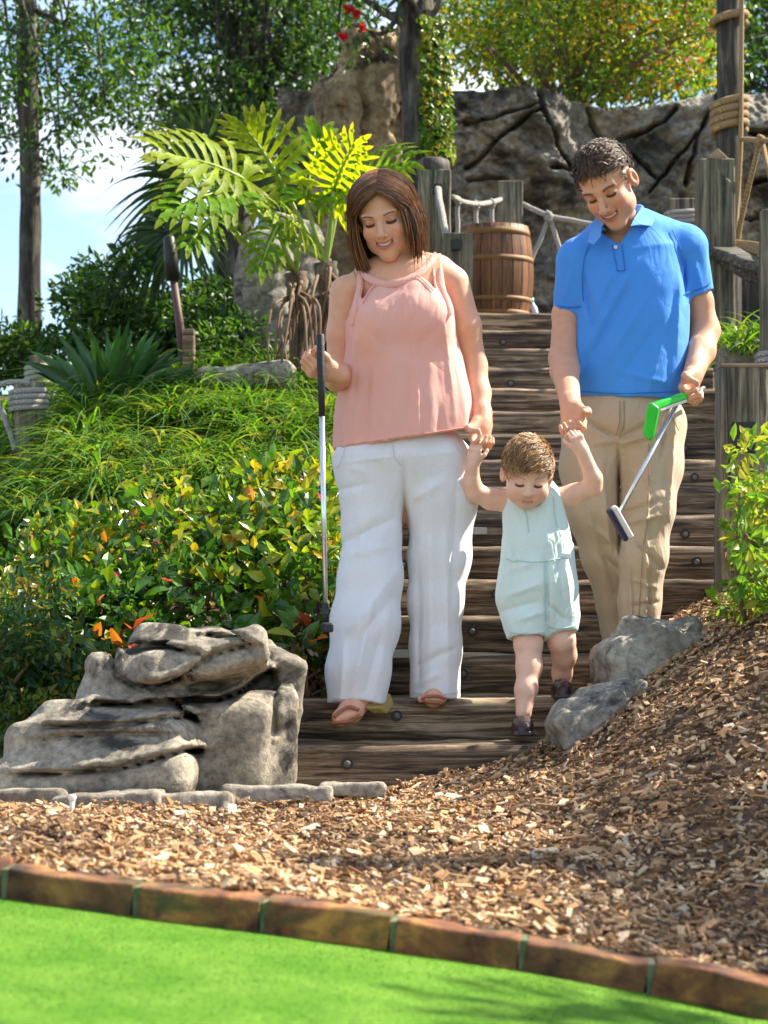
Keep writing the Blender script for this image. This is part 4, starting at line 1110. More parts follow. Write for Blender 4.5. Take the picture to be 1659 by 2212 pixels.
def hand(s, wrist, d, side, sc=1.0, curl=(30, 35, 25), thumb=(20, 30), spread=4.0, k=0.006, tw=1.0):
    """adds a hand to a field. d: from the wrist to the knuckles, side: towards the thumb; fingers curl towards side x d"""
    d = unit(d); side = unit(np.array(side, float) - d * (np.array(side, float) @ d)); pn = np.cross(side, d) * tw
    W = lambda a, b, c: np.array(wrist) + sc * (side * a + pn * b + d * c)
    s.box(W(0, 0, 0.045), np.array((0.036, 0.013, 0.044)) * sc, 0.012 * sc, np.stack([side, pn, d], 1), 0.015 * sc)
    s.cone(W(0, 0, -0.03), W(0, 0, 0.03), 0.024 * sc, 0.026 * sc, 0.02 * sc, 1.0)
    s.cone(W(0.026, 0.008, 0.02), W(0.034, 0.01, 0.05), 0.015 * sc, 0.013 * sc, 0.012 * sc)
    Ls = [(0.040, 0.024, 0.019), (0.045, 0.028, 0.021), (0.042, 0.026, 0.020), (0.033, 0.020, 0.017)]
    for i, x in enumerate((0.028, 0.0095, -0.0095, -0.027)):
        p = W(x, 0, 0.084 - 0.004 * abs(i - 1.2)); ang = 0.0; sp = math.radians((1.5 - i) * spread)
        dd = d * math.cos(sp) + side * math.sin(sp)
        r = 0.0092 - 0.0007 * (i == 3)
        for j in range(3):
            ang += math.radians(curl[j] * (1 + 0.06 * (i - 1)))
            q = p + sc * Ls[i][j] * (dd * math.cos(ang) + pn * math.sin(ang))
            s.cone(p, q, r * sc, (r - 0.0009) * sc, k * sc * (0.8 if j else 1.6)); p = q; r -= 0.0009
    p = W(0.030, 0.008, 0.030); a0 = math.radians(42)
    td = d * math.cos(a0) + side * math.sin(a0)
    ang = 0
    for j, Lt in enumerate((0.036, 0.030, 0.024)):
        ang += math.radians((8, thumb[0], thumb[1])[j])
        bend = unit(pn * 0.8 - side * 0.6)
        q = p + sc * Lt * unit(td * math.cos(ang) + bend * math.sin(ang))
        s.cone(p, q, (0.0125 - 0.0012 * j) * sc, (0.0113 - 0.0012 * j) * sc, k * sc * 1.3); p = q

def cap_hair(fr, n, front_z, length, comb, col, rad=0.0016, scale=(0.0795, 0.099, 0.088), lift=0.25, side_z=-0.02, back_z=-0.075, cap=0.0035, seed=1, temple=0.052, mess=0.34):
    """short hair: a thin cap plus many short strands lying along the comb direction (local x, f, z)"""
    r = np.random.default_rng(seed); sc = fr.s; C = np.array((0, -0.016, 0.032)); A = np.array(scale)
    dirs = r.normal(0, 1, (n * 4, 3)); dirs = unit(dirs)
    p = C + dirs * A
    def on(p, off=0.0):
        fz = front_z + off + 0.35 * np.maximum(np.abs(p[:, 0]) - 0.03, 0) * -1 + 0.004 * np.sin(p[:, 0] * 160)
        a = (p[:, 1] > 0.02) & (p[:, 2] > fz) & ((np.abs(p[:, 0]) < temple) | (p[:, 2] > fz + 0.0))
        b = (p[:, 1] <= 0.02) & (p[:, 1] > -0.035) & (p[:, 2] > side_z + (np.abs(p[:, 1] + 0.008) < 0.02) * 0.032)
        c = (p[:, 1] <= -0.035) & (p[:, 2] > back_z)
        return a | b | c
    p = p[on(p)][:n]; nn = unit((p - C) / A ** 2)
    cell = (np.floor(p / 0.011).astype(int) * np.array([73, 179, 283])).sum(1) % 997; cn = r.normal(0, 1, (997, 3))[cell]; cb = r.uniform(.45, 1.6, (997, 1))[cell]
    cm = np.array(comb(p)) + r.normal(0, 0.16, p.shape) + mess * cn; cm = unit(cm - nn * (cm * nn).sum(1, keepdims=True))
    Ln = length * r.uniform(0.6, 1.15, len(p)); T = np.linspace(0, 1, 5)
    path = p[:, None, :] + cm[:, None, :] * (Ln[:, None] * T)[..., None] + nn[:, None, :] * (lift * (1 + 1.5 * mess * cn[:, :1]) * Ln[:, None] * np.sin(T * 2.2) * 0.5)[..., None]
    q = (path - C) / A; rr = np.linalg.norm(q, axis=2, keepdims=True)
    path = C + q / rr * np.maximum(rr, 1.015) * A
    Wp = fr.o + (path * sc) @ fr.R.T
    R = rad * (1 - 0.75 * T)[None, :] * np.ones((len(p), 1))
    V, Q = tubes(Wp, R)
    cc = np.array(col)[None] * r.uniform(0.6, 1.35, (len(p), 1)) * cb * np.array([1, r.uniform(0.95, 1.05), 1])
    Cc = rep(cc, 15)
    # cap
    s = SDF(fr.o - 0.14 * sc, fr.o + 0.14 * sc, 0.003)
    s.ell(fr.w(C), (A + cap) * sc, fr.R, 0.0)
    x, y, z = s.grid(); L = np.stack(np.broadcast_arrays(x - fr.o[0], y - fr.o[1], z - fr.o[2]), -1).reshape(-1, 3) @ fr.R / sc
    ok = on(L, 0.010).reshape(s.A.shape); s.A[~ok] = np.maximum(s.A[~ok], 0.002)
    V2, Q2 = s.mesh()
    return join([(V, Q, Cc), (V2, Q2, np.array(col) * 0.6)])

def warp(s, fn):
    near = np.abs(s.A) < 0.03; idx = np.argwhere(near)
    x, y, z = s.ax[0][idx[:, 0]], s.ax[1][idx[:, 1]], s.ax[2][idx[:, 2]]
    s.A[near] += fn(x, y, z).astype(np.float32)
def uv(x, y, z): return 829.5 + x * F / y, HZ - (z - CAM_Z) * F / y
def ridges(lines):
    """cloth folds: lines on the working grid, each (u0,v0,u1,v1,width px,height m); positive height stands out"""
    def fn(x, y, z):
        u, v = uv(x, y, z); d = 0
        for (u0, v0, u1, v1, w, hgt) in lines:
            ex, ev = u1 - u0, v1 - v0; L2 = ex * ex + ev * ev
            t_ = ((u - u0) * ex + (v - v0) * ev) / L2; tc = np.clip(t_, 0, 1)
            q = np.hypot(u - u0 - tc * ex, v - v0 - tc * ev) / w
            d = d - hgt * (0.55 * np.exp(-q * q) + 0.6 * np.exp(-1.9 * q)) * np.sin(np.pi * np.clip(0.06 + 0.88 * tc, 0, 1)) ** 0.7
        return d
    return fn

# ------------------------------------------------------------------ woman
YW_ = 6.75; pm_ = YW_ / F
def w(u, v, dy=0.0): return P(u, v, YW_ + dy)
SK_W = (0.72, 0.385, 0.25)
woman = empty("person", w(868, 1512), "woman with a brown bob in a coral top and wide white trousers", "person")
hf = Frame(w(829, 466, -0.045), 22, -12, 9, 1.06)
parts = []
parts.append(head(hf, 'woman', SK_W, (0.55, 0.16, 0.14), (0.09, 0.04, 0.02), 1.0, neck=((w(848, 515, 0.0), 0.050), w(866, 560, 0.035), 0.055)))
s = SDF(w(655, 1600, -0.42) - 0.05, w(1085, 535, 0.25) + [0.05, 0, 0.02], 0.0037)
px = pm_
def ch(pts, k, **kw): s.chain([(w(u, v, dy), r * px, e) for (u, v, dy, r, e) in pts], k, **kw)
ch([(800, 606, 0.02, 40, 0.9), (868, 596, 0.03, 52, 0.9), (945, 590, 0.03, 40, 0.9)], 0.03)
ch([(866, 640, 0.02, 88, 0.68), (866, 740, 0.02, 92, 0.74), (868, 830, 0.02, 90, 0.74), (868, 960, 0.02, 118, 0.72)], 0.05)
ch([(750, 632, 0.02, 38, 1), (741, 720, 0.03, 34, 1), (732, 815, 0.05, 29, 1)], 0.02)
ch([(730, 815, 0.05, 31, 1), (732, 812, -0.05, 27, 1), (726, 806, -0.16, 19, 1)], 0.02)
ch([(976, 612, 0.03, 38, 1), (1004, 705, 0.04, 34, 1), (1022, 790, 0.06, 29, 1), (1033, 850, 0.03, 26, 1), (1042, 912, -0.03, 19, 1)], 0.02)
# left hand closed on the grip, right hand folded over the child's hand
hand(s, w(722, 806, -0.17), w(690, 800, -0.20) - w(722, 806, -0.17), (0.1, -0.75, 0.5), 0.92, (48, 75, 60), (34, 40), 2.0, tw=-1.0)
hand(s, w(1042, 908, -0.03), w(1030, 985, -0.085) - w(1042, 908, -0.03), (-0.75, -0.5, -0.1), 0.95, (38, 70, 55), (40, 35), 2.0, tw=1.0)
for pts in (((840, 1000, 0.02, 60, 1), (800, 1240, 0.0, 42, 1), (785, 1470, -0.15, 26, 1)), ((915, 1000, 0.02, 60, 1), (945, 1250, 0.02, 40, 1), (942, 1490, 0.0, 26, 1))): ch(list(pts), 0.03)
# feet: left heel lifted, right flat on the tread
ch([(800, 1482, -0.13, 26, 1), (790, 1500, -0.16, 27, 0.9), (758, 1535, -0.24, 24, 0.8), (735, 1550, -0.28, 18, 0.8)], 0.015)
for q in range(5): ch([(742 + q * 7, 1546 - q * 2, -0.27, 8.5, 1), (727 + q * 8.5, 1553 - q * 2.6, -0.30 + 0.006 * q, 7.5 if q else 9, 1)], 0.004)
ch([(942, 1490, 0.0, 26, 1), (940, 1500, -0.05, 26, 0.9), (936, 1508, -0.11, 21, 0.8)], 0.015)
for q in range(5): ch([(912 + q * 11, 1508, -0.11, 8, 1), (909 + q * 12, 1511, -0.15 + 0.004 * abs(q - 1), 7, 1)], 0.004)
V, Q = s.mesh(2); parts.append((V, Q, SK_W))
V, Q, C = join(parts)
mk("body", V, Q, M['skin'], woman, True, C)

# trousers
s = SDF(w(690, 1530, -0.4), w(1050, 925, 0.3), 0.0048)
s.ell(w(868, 990, 0.02), np.array((143, 98, 55)) * px, None, 0.02)
ch([(868, 930, 0.02, 112, 0.72), (868, 985, 0.02, 140, 0.7)], 0.03)
ch([(800, 1010, 0.0, 77, 0.95), (806, 1150, -0.03, 63, 1.0), (800, 1250, -0.07, 66, 1.0), (790, 1350, -0.11, 72, 0.95), (773, 1450, -0.15, 65, 0.95), (770, 1522, -0.17, 60, 1.0)], 0.03, cap=True)
ch([(945, 1010, 0.0, 76, 0.95), (955, 1080, 0.0, 74, 1.0), (950, 1200, 0.0, 66, 1.0), (942, 1300, -0.01, 57, 1.0), (942, 1400, -0.02, 53, 1.05), (941, 1510, -0.03, 55, 1.1)], 0.03, cap=True)
ch([(771, 1514, -0.17, 38, 0.95), (770, 1540, -0.172, 46, 0.95)], 0.004, mode='S')
ch([(941, 1486, -0.03, 42, 1.05), (941, 1525, -0.03, 45, 1.05)], 0.004, mode='S')
fl = [(872, 1000, 876, 1180, 9, -0.016), (750, 1010, 790, 1020, 14, 0.004), (735, 1000, 860, 985, 5, 0.003), (890, 985, 1010, 975, 5, 0.003), (815, 950, 830, 1010, 4, 0.003),
      (740, 1175, 850, 1120, 16, -0.010), (745, 1200, 850, 1180, 14, 0.006), (860, 1230, 760, 1360, 18, 0.008), (850, 1290, 740, 1420, 16, -0.006), (800, 1320, 760, 1500, 16, 0.012), (745, 1380, 735, 1515, 12, 0.010),
      (820, 1380, 790, 1500, 12, -0.010), (930, 1050, 930, 1480, 14, 0.008), (965, 1150, 968, 1500, 10, 0.007), (905, 1200, 905, 1490, 9, -0.007), (985, 1060, 975, 1300, 12, -0.008), (890, 1080, 960, 1040, 14, 0.006),
      (900, 1440, 985, 1400, 12, -0.007), (895, 1480, 950, 1455, 10, 0.006), (775, 1060, 780, 1200, 14, 0.006), (720, 1060, 800, 1045, 9, -0.005)]
warp(s, ridges([(a0, a1, a2, a3, a4 * 0.85, a5 * 1.3) for a0, a1, a2, a3, a4, a5 in fl])); warp(s, lambda x, y, z: 0.0035 * fbm(x, y, z * 0.5, 14, 3))
V, Q = s.mesh(4); wtr = mk("trousers", V, Q, M['linen'], woman); LV = V

# sleeveless top
s = SDF(w(690, 985, -0.32), w(1060, 535, 0.36), 0.0044)
ch([(868, 600, 0.03, 84, 0.62), (866, 640, 0.02, 97, 0.72), (867, 700, 0.015, 107, 0.80), (872, 800, 0.02, 126, 0.78), (876, 900, 0.03, 147, 0.76), (878, 985, 0.03, 158, 0.76)], 0.03, cap=True)
for u, v in ((815, 700), (914, 690)): s.ell(w(u, v, -0.062), np.array((56, 52, 60)) * px, None, 0.07)
ch([(872, 860, 0.03, 120, 0.74), (880, 1000, 0.03, 152, 0.74)], 0.004, mode='S')
s.cutpoly([(500, 500), (788, 500), (779, 588), (764, 640), (755, 690), (600, 700)], k=0.006)
s.cutpoly([(930, 500), (1200, 500), (1150, 700), (978, 690), (966, 640), (947, 548)], k=0.006)
s.cutpoly([(780, 480), (948, 480), (942, 548), (905, 584), (868, 602), (835, 607), (805, 599), (783, 583)], k=0.006)
s.cutpoly([(783, 596), (808, 612), (780, 650)], None, YW_ + 0.05, 0.004)
s.cutpoly([(930, 563), (938, 622), (901, 588)], None, YW_ + 0.05, 0.004)
# bands along the neckline and armholes
def near_front(pts, r, e=0.6):
    out = []
    for (u, v, dy) in pts: out.append((w(u, v, dy), r * px, e))
    return out
th_ = lambda x, y, z: np.arctan2(y - YW_ - 0.03, x - 0.05)
def drape(x, y, z):
    u, v = uv(x, y, z); a = th_(x, y, z)
    g = sstep(690, 960, v)
    return 0.009 * g * np.sin(a * 9 + 2.2 * np.sin(v * 0.008) + 1.0) * 0.45 + 0.004 * g * np.sin(a * 23 + 3) * 0.5
warp(s, drape); warp(s, lambda x, y, z: 0.003 * fbm(x * 2, y * 2, z * 0.5, 12, 3))
warp(s, ridges([(960, 700, 985, 900, 8, 0.006), (770, 720, 750, 930, 9, 0.006), (845, 760, 850, 940, 6, 0.006), (900, 780, 905, 930, 6, 0.005), (800, 800, 780, 950, 8, -0.006), (775, 700, 830, 745, 14, -0.004), (960, 690, 910, 745, 14, -0.004), (866, 700, 866, 780, 20, -0.006)]))
s.cutpoly([(690, 975.5), (1070, 916.7), (1090, 1060), (690, 1060)])
V, Q = s.mesh(4); top = mk("sleeveless_top", V, Q, M['coral'], woman)
# neck band and straps lying on the top
def on_surface(uvs, Vs, off):
    """puts picture points on the nearest front vertex of a mesh"""
    U_, V_ = uv(Vs[:, 0], Vs[:, 1], Vs[:, 2]); out = []
    for (u, v) in uvs:
        d2 = (U_ - u) ** 2 + (V_ - v) ** 2; c = np.argsort(d2)[:60]; c = c[d2[c] < max(120, d2[c[0]] * 1.5)]
        y = Vs[c, 1].min(); out.append(P(u, v, y - off))
    return np.array(out)
WB = np.concatenate([V, parts[1][0]])
for nm, pts, r in (("neckband", [(781, 584), (790, 596), (806, 606), (835, 614), (868, 609), (905, 591), (930, 566), (945, 548)], 0.0115), ("strap", [(781, 586), (777, 620), (768, 660), (760, 700)], 0.0105), ("strap", [(944, 548), (949, 590), (956, 630), (972, 682)], 0.012)):
    c = spline(on_surface(pts, WB, 0.002), 28)
    k_ = np.array([1, 2, 3, 2, 1.]) / 9; c[2:-2, 1] = np.convolve(c[:, 1], k_, 'valid')
    dt = unit(np.gradient(c, axis=0)); sd_ = unit(np.cross(dt, np.array([0.0, 1, 0]))); mb = MB(); Vb = []
    for p_, s_ in zip(c, sd_):
        for a_, b_ in ((-1, 0.002), (-0.9, -0.003), (0.9, -0.003), (1, 0.002), (0, 0.008)): Vb.append(p_ + s_ * r * a_ + np.array([0, b_, 0]))
    mb.add(Vb, [(i * 5 + k, i * 5 + (k + 1) % 5, i * 5 + 5 + (k + 1) % 5, i * 5 + 5 + k) for i in range(len(c) - 1) for k in range(5)]); mb.build(nm, M['coral'], top, True)

# bob of hair
r_ = np.random.default_rng(4); n = 3600
fpos = r_.uniform(-0.105, 0.082, n); sg = np.where(r_.random(n) < 0.54, -1, 1)
C0 = np.array((0, -0.014, 0.030)); A0 = np.array((0.094, 0.113, 0.096))
part_x = 0.012
tp = np.stack([np.full(n, part_x) + r_.normal(0, 0.002, n), fpos, np.zeros(n)], 1)
d0 = np.stack([np.full(n, part_x / A0[0]), (fpos - C0[1]) / A0[1] * 0.97, np.zeros(n)], 1); d0[:, 2] = np.sqrt(np.maximum(1 - d0[:, 0] ** 2 - d0[:, 1] ** 2, 0.02)); d0 = unit(d0)
al = np.radians(np.interp(fpos, [-0.105, -0.05, 0.02, 0.082], [-88, -45, 8, 31])) + r_.normal(0, 0.09, n)
d1 = unit(np.stack([sg * np.cos(al), np.sin(al), np.full(n, -0.12)], 1))
T = np.linspace(0, 1, 16); Rv = r_.uniform(0.95, 1.055, n)
paths = np.zeros((n, 16, 3)); endz = np.where(sg < 0, -0.128, -0.092) - 0.012 * (al > 0.3) + r_.normal(0, 0.017, n)
for j, t_ in enumerate(T):
    if t_ <= 0.55:
        a_ = t_ / 0.55; a_ = a_ ** 0.9
        dd = unit(d0 * (1 - a_)[..., None] + d1 * a_ if False else d0 * (1 - a_) + d1 * a_)
        paths[:, j] = C0 + dd * A0 * Rv[:, None]
    else:
        a_ = (t_ - 0.55) / 0.45
        e = C0 + d1 * A0 * Rv[:, None]
        z = e[:, 2] + (endz - e[:, 2]) * a_
        infl = 1 + 0.10 * np.sin(a_ * 3.0) - 0.09 * a_ ** 2
        paths[:, j, 0] = e[:, 0] * infl; paths[:, j, 1] = e[:, 1] * infl + np.where(al > 0.2, 0.020 * a_, 0); paths[:, j, 2] = z
cl = np.floor(r_.random(n) * 70).astype(int); wav = r_.normal(0, 1, (70, 3))[cl]
paths += wav[:, None, :] * 0.0055 * T[None, :, None] ** 1.5 + r_.normal(0, 0.0016, (n, 1, 3)) * T[None, :, None]
Wp = hf.o + (paths * hf.s) @ hf.R.T
hang = sstep(0.55, 1.0, T)[None, :, None]
Rr = 0.0019 * np.interp(T, [0, 0.1, 0.8, 1], [0.7, 1, 0.9, 0.25])[None] * np.ones((n, 1))
V, Q = tubes(Wp, Rr)
cc = np.array((0.135, 0.055, 0.022)) * r_.uniform(0.35, 1.7, (n, 1)) * r_.uniform(.5, 1.7, (70, 1))[cl]
pt = [(V, Q, rep(cc, 48))]
fi = r_.choice(n, 260, replace=False); fp = paths[fi].copy(); fp = fp + (fp - C0) * (0.05 + 0.10 * r_.random((260, 1, 1))) * T[None, :, None] ** 1.3 + r_.normal(0, .008, (260, 1, 3)) * T[None, :, None]
V, Q = tubes(hf.o + (fp * hf.s) @ hf.R.T, np.full((260, 16), 0.0007)); pt.append((V, Q, (0.16, 0.07, 0.03)))
s = SDF(hf.o - 0.16, hf.o + 0.16, 0.004); s.ell(hf.w(C0), A0 * 0.955, hf.R, 0)
for q in (-1, 1): s.chain([(hf.w((q * 0.070, -0.03, 0.02)), 0.030, 1), (hf.w((q * 0.066, -0.035, -0.095)), 0.022, 1)], 0.03)
s.chain([(hf.w((0, -0.07, 0.02)), 0.04, 1), (hf.w((0, -0.068, -0.085)), 0.03, 1)], 0.03)
x, y, z = s.grid(); L = np.stack(np.broadcast_arrays(x - hf.o[0], y - hf.o[1], z - hf.o[2]), -1).reshape(-1, 3) @ hf.R
bad = (L[:, 1] > 0.028) & (L[:, 2] < 0.066 + 0.028 - 0.5 * np.abs(L[:, 0] - 0.01) * 1.0); s.A[bad.reshape(s.A.shape)] = 0.01
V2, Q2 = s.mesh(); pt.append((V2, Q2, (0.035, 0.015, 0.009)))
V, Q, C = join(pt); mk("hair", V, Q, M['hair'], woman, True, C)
# sandals
sn = MB(); a = [w(742, 1556, -0.27), w(775, 1545, -0.23), w(800, 1522, -0.17)]
sn.tube([w(718, 1562, -0.305), w(740, 1561, -0.275), w(768, 1549, -0.235)], [0.018, 0.034, 0.028], 12, 0.25); so = sn.build("sandal", M['sandal'], woman, True)
wd = MB(); wd.slab([w(786, 1530, -0.25), w(806, 1543, -0.21), w(820, 1522, -0.16), w(812, 1497, -0.14), w(800, 1500, -0.17)], (0.045, 0.02, 0.0)); wd.build("wedge_heel", M['wedge'], so, bevel=0.006)
sb = MB(); sb.tube(spline(on_surface([(722, 1549), (738, 1534), (756, 1527), (776, 1534)], WB, 0.003), 14), 0.0055, 8); sb.build("strap", M['sandal'], so, True)
sn = MB(); sn.tube([w(936, 1517, -0.17), w(936, 1517, -0.08), w(940, 1516, 0.02), w(941, 1516, 0.06)], [0.030, 0.042, 0.034, 0.025], 12, 0.2); so = sn.build("sandal", M['sandal'], woman, True)
sb = MB(); sb.tube(spline(on_surface([(910, 1510), (924, 1504), (948, 1504), (962, 1510)], WB, 0.003), 14), 0.005, 8); sb.build("strap", M['sandal'], so, True)

# ------------------------------------------------------------------ man
YM = 7.1; qm = YM / F
def g(u, v, dy=0.0): return P(u, v, YM + dy)
SK_M = (0.66, 0.345, 0.215)
man = empty("person", g(1345, 1414), "man in a blue polo shirt and khaki trousers holding two putters", "person")
mf = Frame(g(1311, 398, -0.10), 32, -30, 14, 1.09)
parts = [head(mf, 'man', SK_M, (0.46, 0.16, 0.13), (0.05, 0.025, 0.015), 1.0, neck=((g(1335, 455, -0.02), 0.053), g(1348, 512, 0.03), 0.062))]
s = SDF(g(1165, 1430, -0.62), g(1575, 480, 0.3), 0.0037)
def cg(pts, k, **kw): s.chain([(g(u, v, dy), r * qm, e) for (u, v, dy, r, e) in pts], k, **kw)
cg([(1350, 520, 0.03, 55, 0.9), (1362, 600, 0.02, 95, 0.6), (1360, 860, 0.02, 95, 0.65)], 0.04)
cg([(1255, 560, 0.02, 36, 1), (1225, 680, 0.03, 31, 1), (1218, 775, -0.03, 31, 1), (1220, 800, -0.10, 30, 1), (1234, 882, -0.32, 20, 1)], 0.02)
cg([(1478, 555, 0.03, 30, 1), (1510, 650, 0.06, 29, 1), (1523, 715, 0.06, 31, 1), (1514, 760, 0.0, 30, 1), (1496, 812, -0.10, 20, 1)], 0.02)
cg([(1506, 740, -0.02, 8, 1), (1498, 800, -0.12, 5, 1)], 0.02)
hand(s, g(1234, 882, -0.32), g(1250, 955, -0.42) - g(1234, 882, -0.32), (0.75, -0.6, 0.1), 1.05, (22, 62, 50), (25, 25), 3.0, tw=-1.0)
hand(s, g(1497, 810, -0.10), g(1476, 862, -0.16) - g(1497, 810, -0.10), (-0.55, -0.80, 0.0), 1.05, (45, 75, 60), (35, 40), 2.0, tw=1.0)
for pts in (((1290, 930, 0.02, 52, 1), (1300, 1160, 0.02, 36, 1), (1338, 1395, 0.12, 22, 1)), ((1400, 930, 0.02, 52, 1), (1395, 1160, -0.06, 38, 1), (1383, 1400, -0.05, 24, 1))): cg(list(pts), 0.03)
V, Q = s.mesh(2); parts.append((V, Q, SK_M)); V, Q, C = join(parts)
mk("body", V, Q, M['skin'], man, True, C)
V, Q, C = cap_hair(mf, 3000, 0.064, 0.030, lambda p: np.stack([-p[:, 0] * 4 - 0.15, 0.9 + 0 * p[:, 0], 0.25 - 0 * p[:, 0]], 1), (0.10, 0.055, 0.03), 0.0019, scale=(0.0782, 0.0972, 0.0862), lift=0.45, cap=0.001, seed=3, mess=0.24, side_z=0.0, back_z=-0.06)
mk("hair", V, Q, M['hair'], man, True, C)
# polo shirt
s = SDF(g(1180, 880, -0.32), g(1560, 425, 0.34), 0.0044)
cg([(1350, 512, 0.03, 62, 0.85), (1362, 560, 0.02, 104, 0.66), (1366, 640, 0.01, 114, 0.74), (1366, 720, 0.01, 116, 0.76), (1358, 800, 0.01, 115, 0.76), (1356, 862, 0.01, 117, 0.76)], 0.035, cap=True)
cg([(1330, 512, 0.04, 42, 1), (1252, 556, 0.03, 43, 1)], 0.035); cg([(1380, 500, 0.04, 42, 1), (1478, 530, 0.04, 46, 1)], 0.035)
cg([(1246, 566, 0.03, 44, 1.05), (1228, 676, 0.03, 33, 1.15)], 0.025, cap=True)
cg([(1484, 540, 0.04, 46, 1.05), (1508, 634, 0.055, 35, 1.15)], 0.025, cap=True)
cg([(1230, 655, 0.03, 28, 1.1), (1226, 690, 0.03, 28, 1.1)], 0.003, mode='S')
cg([(1503, 615, 0.055, 30, 1.1), (1512, 650, 0.055, 30, 1.1)], 0.003, mode='S')
cg([(1357, 845, 0.01, 108, 0.74), (1356, 880, 0.01, 110, 0.74)], 0.003, mode='S')
s.cutpoly([(1300, 505), (1296, 470), (1330, 420), (1395, 420), (1378, 462), (1366, 482), (1337, 527)], None, YM + 0.02, 0.004)
s.cutpoly([(1298, 490), (1290, 430), (1400, 430), (1385, 470), (1350, 490)], YM + 0.0, YM + 0.3, 0.004)
warp(s, ridges([(1262, 600, 1285, 720, 7, -0.010), (1270, 600, 1300, 690, 8, 0.006), (1340, 560, 1290, 660, 9, 0.006), (1375, 560, 1265, 760, 10, 0.009), (1360, 620, 1262, 800, 9, -0.008), (1400, 640, 1280, 830, 12, 0.008), (1420, 700, 1320, 850, 14, -0.007),
    (1470, 600, 1462, 760, 8, 0.007), (1455, 640, 1440, 830, 12, -0.006), (1430, 740, 1400, 850, 12, 0.006), (1476, 560, 1482, 650, 6, -0.011), (1250, 700, 1250, 850, 10, 0.008), (1500, 560, 1520, 640, 7, 0.006), (1330, 800, 1450, 830, 8, 0.005), (1235, 580, 1215, 660, 7, 0.005),
    (1245, 850, 1470, 848, 3, -0.002), (1337, 528, 1345, 560, 4, 0.003), (1202, 665, 1255, 668, 3, -0.002)]))
warp(s, lambda x, y, z: 0.003 * fbm(x, y, z * 0.6, 13, 3))
V, Q = s.mesh(4); polo = mk("polo_shirt", V, Q, M['polo'], man)
PV = V
def flap(uvs, dys, th=0.006):
    c = np.mean([[u, v] for u, v in uvs], 0); n = len(uvs); mb = MB()
    A_ = [g(u, v, d) for (u, v), d in zip(uvs, dys)]
    mb.slab(A_, (0, th, -0.001)); return mb
flap([(1277, 480), (1296, 474), (1302, 480), (1298, 510), (1283, 528), (1270, 524)], [-0.05, -0.07, -0.09, -0.13, -0.13, -0.10]).build("collar", M['polo_collar'], polo, False, 0.0025)
flap([(1388, 444), (1414, 474), (1408, 488), (1384, 484), (1362, 488), (1370, 470)], [-0.005, -0.045, -0.085, -0.115, -0.125, -0.08]).build("collar", M['polo_collar'], polo, False, 0.0025)
mb = MB(); mb.tube(spline([g(1302, 494, -0.075), g(1292, 480, -0.03), g(1305, 466, 0.06), g(1345, 452, 0.095), g(1380, 450, 0.06), g(1384, 458, 0.0), g(1368, 478, -0.07)], 24), 0.013, 10, 0.4); mb.build("collar_stand", M['polo_collar'], polo, True)
bt = on_surface([(1330, 534)], PV, 0.003)[0]
mb = MB(); mb.lathe((0, 0, 0), [(0, 0.002), (0.005, 0.002), (0.0062, 0.0), (0.0062, -0.003)], 12); mb.v = [(bt[0] + p[0], bt[1] - p[2], bt[2] + p[1]) for p in mb.v]; mb.build("button", M['white'], polo, True)
# trousers
s = SDF(g(1180, 1425, -0.32), g(1510, 840, 0.36), 0.0048)
cg([(1352, 850, 0.01, 108, 0.72), (1348, 905, 0.01, 122, 0.72)], 0.03); s.ell(g(1345, 915, 0.02), np.array((128, 90, 60)) * qm, None, 0.02)
cg([(1280, 925, 0.01, 68, 0.95), (1275, 1010, 0.0, 63, 1.05), (1283, 1100, 0.0, 57, 1.1), (1302, 1200, 0.04, 46, 1.2), (1326, 1300, 0.10, 36, 1.3), (1338, 1402, 0.13, 36, 1.3)], 0.03, cap=True)
cg([(1408, 925, 0.0, 70, 0.95), (1406, 1010, -0.02, 66, 1.05), (1400, 1100, -0.06, 57, 1.1), (1390, 1200, -0.07, 50, 1.15), (1382, 1300, -0.05, 44, 1.2), (1380, 1402, -0.04, 44, 1.3)], 0.03, cap=True)
warp(s, ridges([(a0, a1, a2, a3, a4 * 0.7, a5 * 1.7) for a0, a1, a2, a3, a4, a5 in [(1337, 880, 1336, 950, 5, 0.005), (1336, 945, 1262, 905, 8, -0.009), (1336, 950, 1280, 960, 10, 0.007), (1336, 950, 1420, 900, 8, -0.008), (1340, 960, 1440, 930, 9, 0.007), (1336, 960, 1338, 1200, 6, -0.012), (1400, 950, 1395, 1300, 8, 0.007), (1460, 900, 1445, 1120, 10, 0.008),
   (1440, 900, 1425, 1000, 8, -0.008), (1345, 1110, 1430, 1080, 10, -0.008), (1350, 1130, 1440, 1110, 9, 0.007), (1370, 1160, 1430, 1230, 12, -0.008), (1300, 1000, 1320, 1200, 10, 0.007), (1240, 960, 1290, 1180, 12, 0.006), (1270, 1080, 1330, 1280, 12, -0.007), (1360, 1200, 1365, 1390, 7, 0.008), (1405, 1230, 1400, 1400, 7, -0.007), (1270, 1130, 1330, 1180, 10, 0.006), (1290, 1190, 1335, 1230, 8, -0.006), (1365, 1020, 1420, 1040, 8, 0.005), (1360, 1250, 1420, 1270, 8, 0.005), (1362, 1310, 1420, 1300, 7, -0.006), (1365, 1340, 1418, 1350, 7, 0.006)]]))
warp(s, lambda x, y, z: 0.004 * fbm(x, y, z * 0.6, 13, 3))
V, Q = s.mesh(4); tro = mk("trousers", V, Q, M['khaki'], man); TV = V
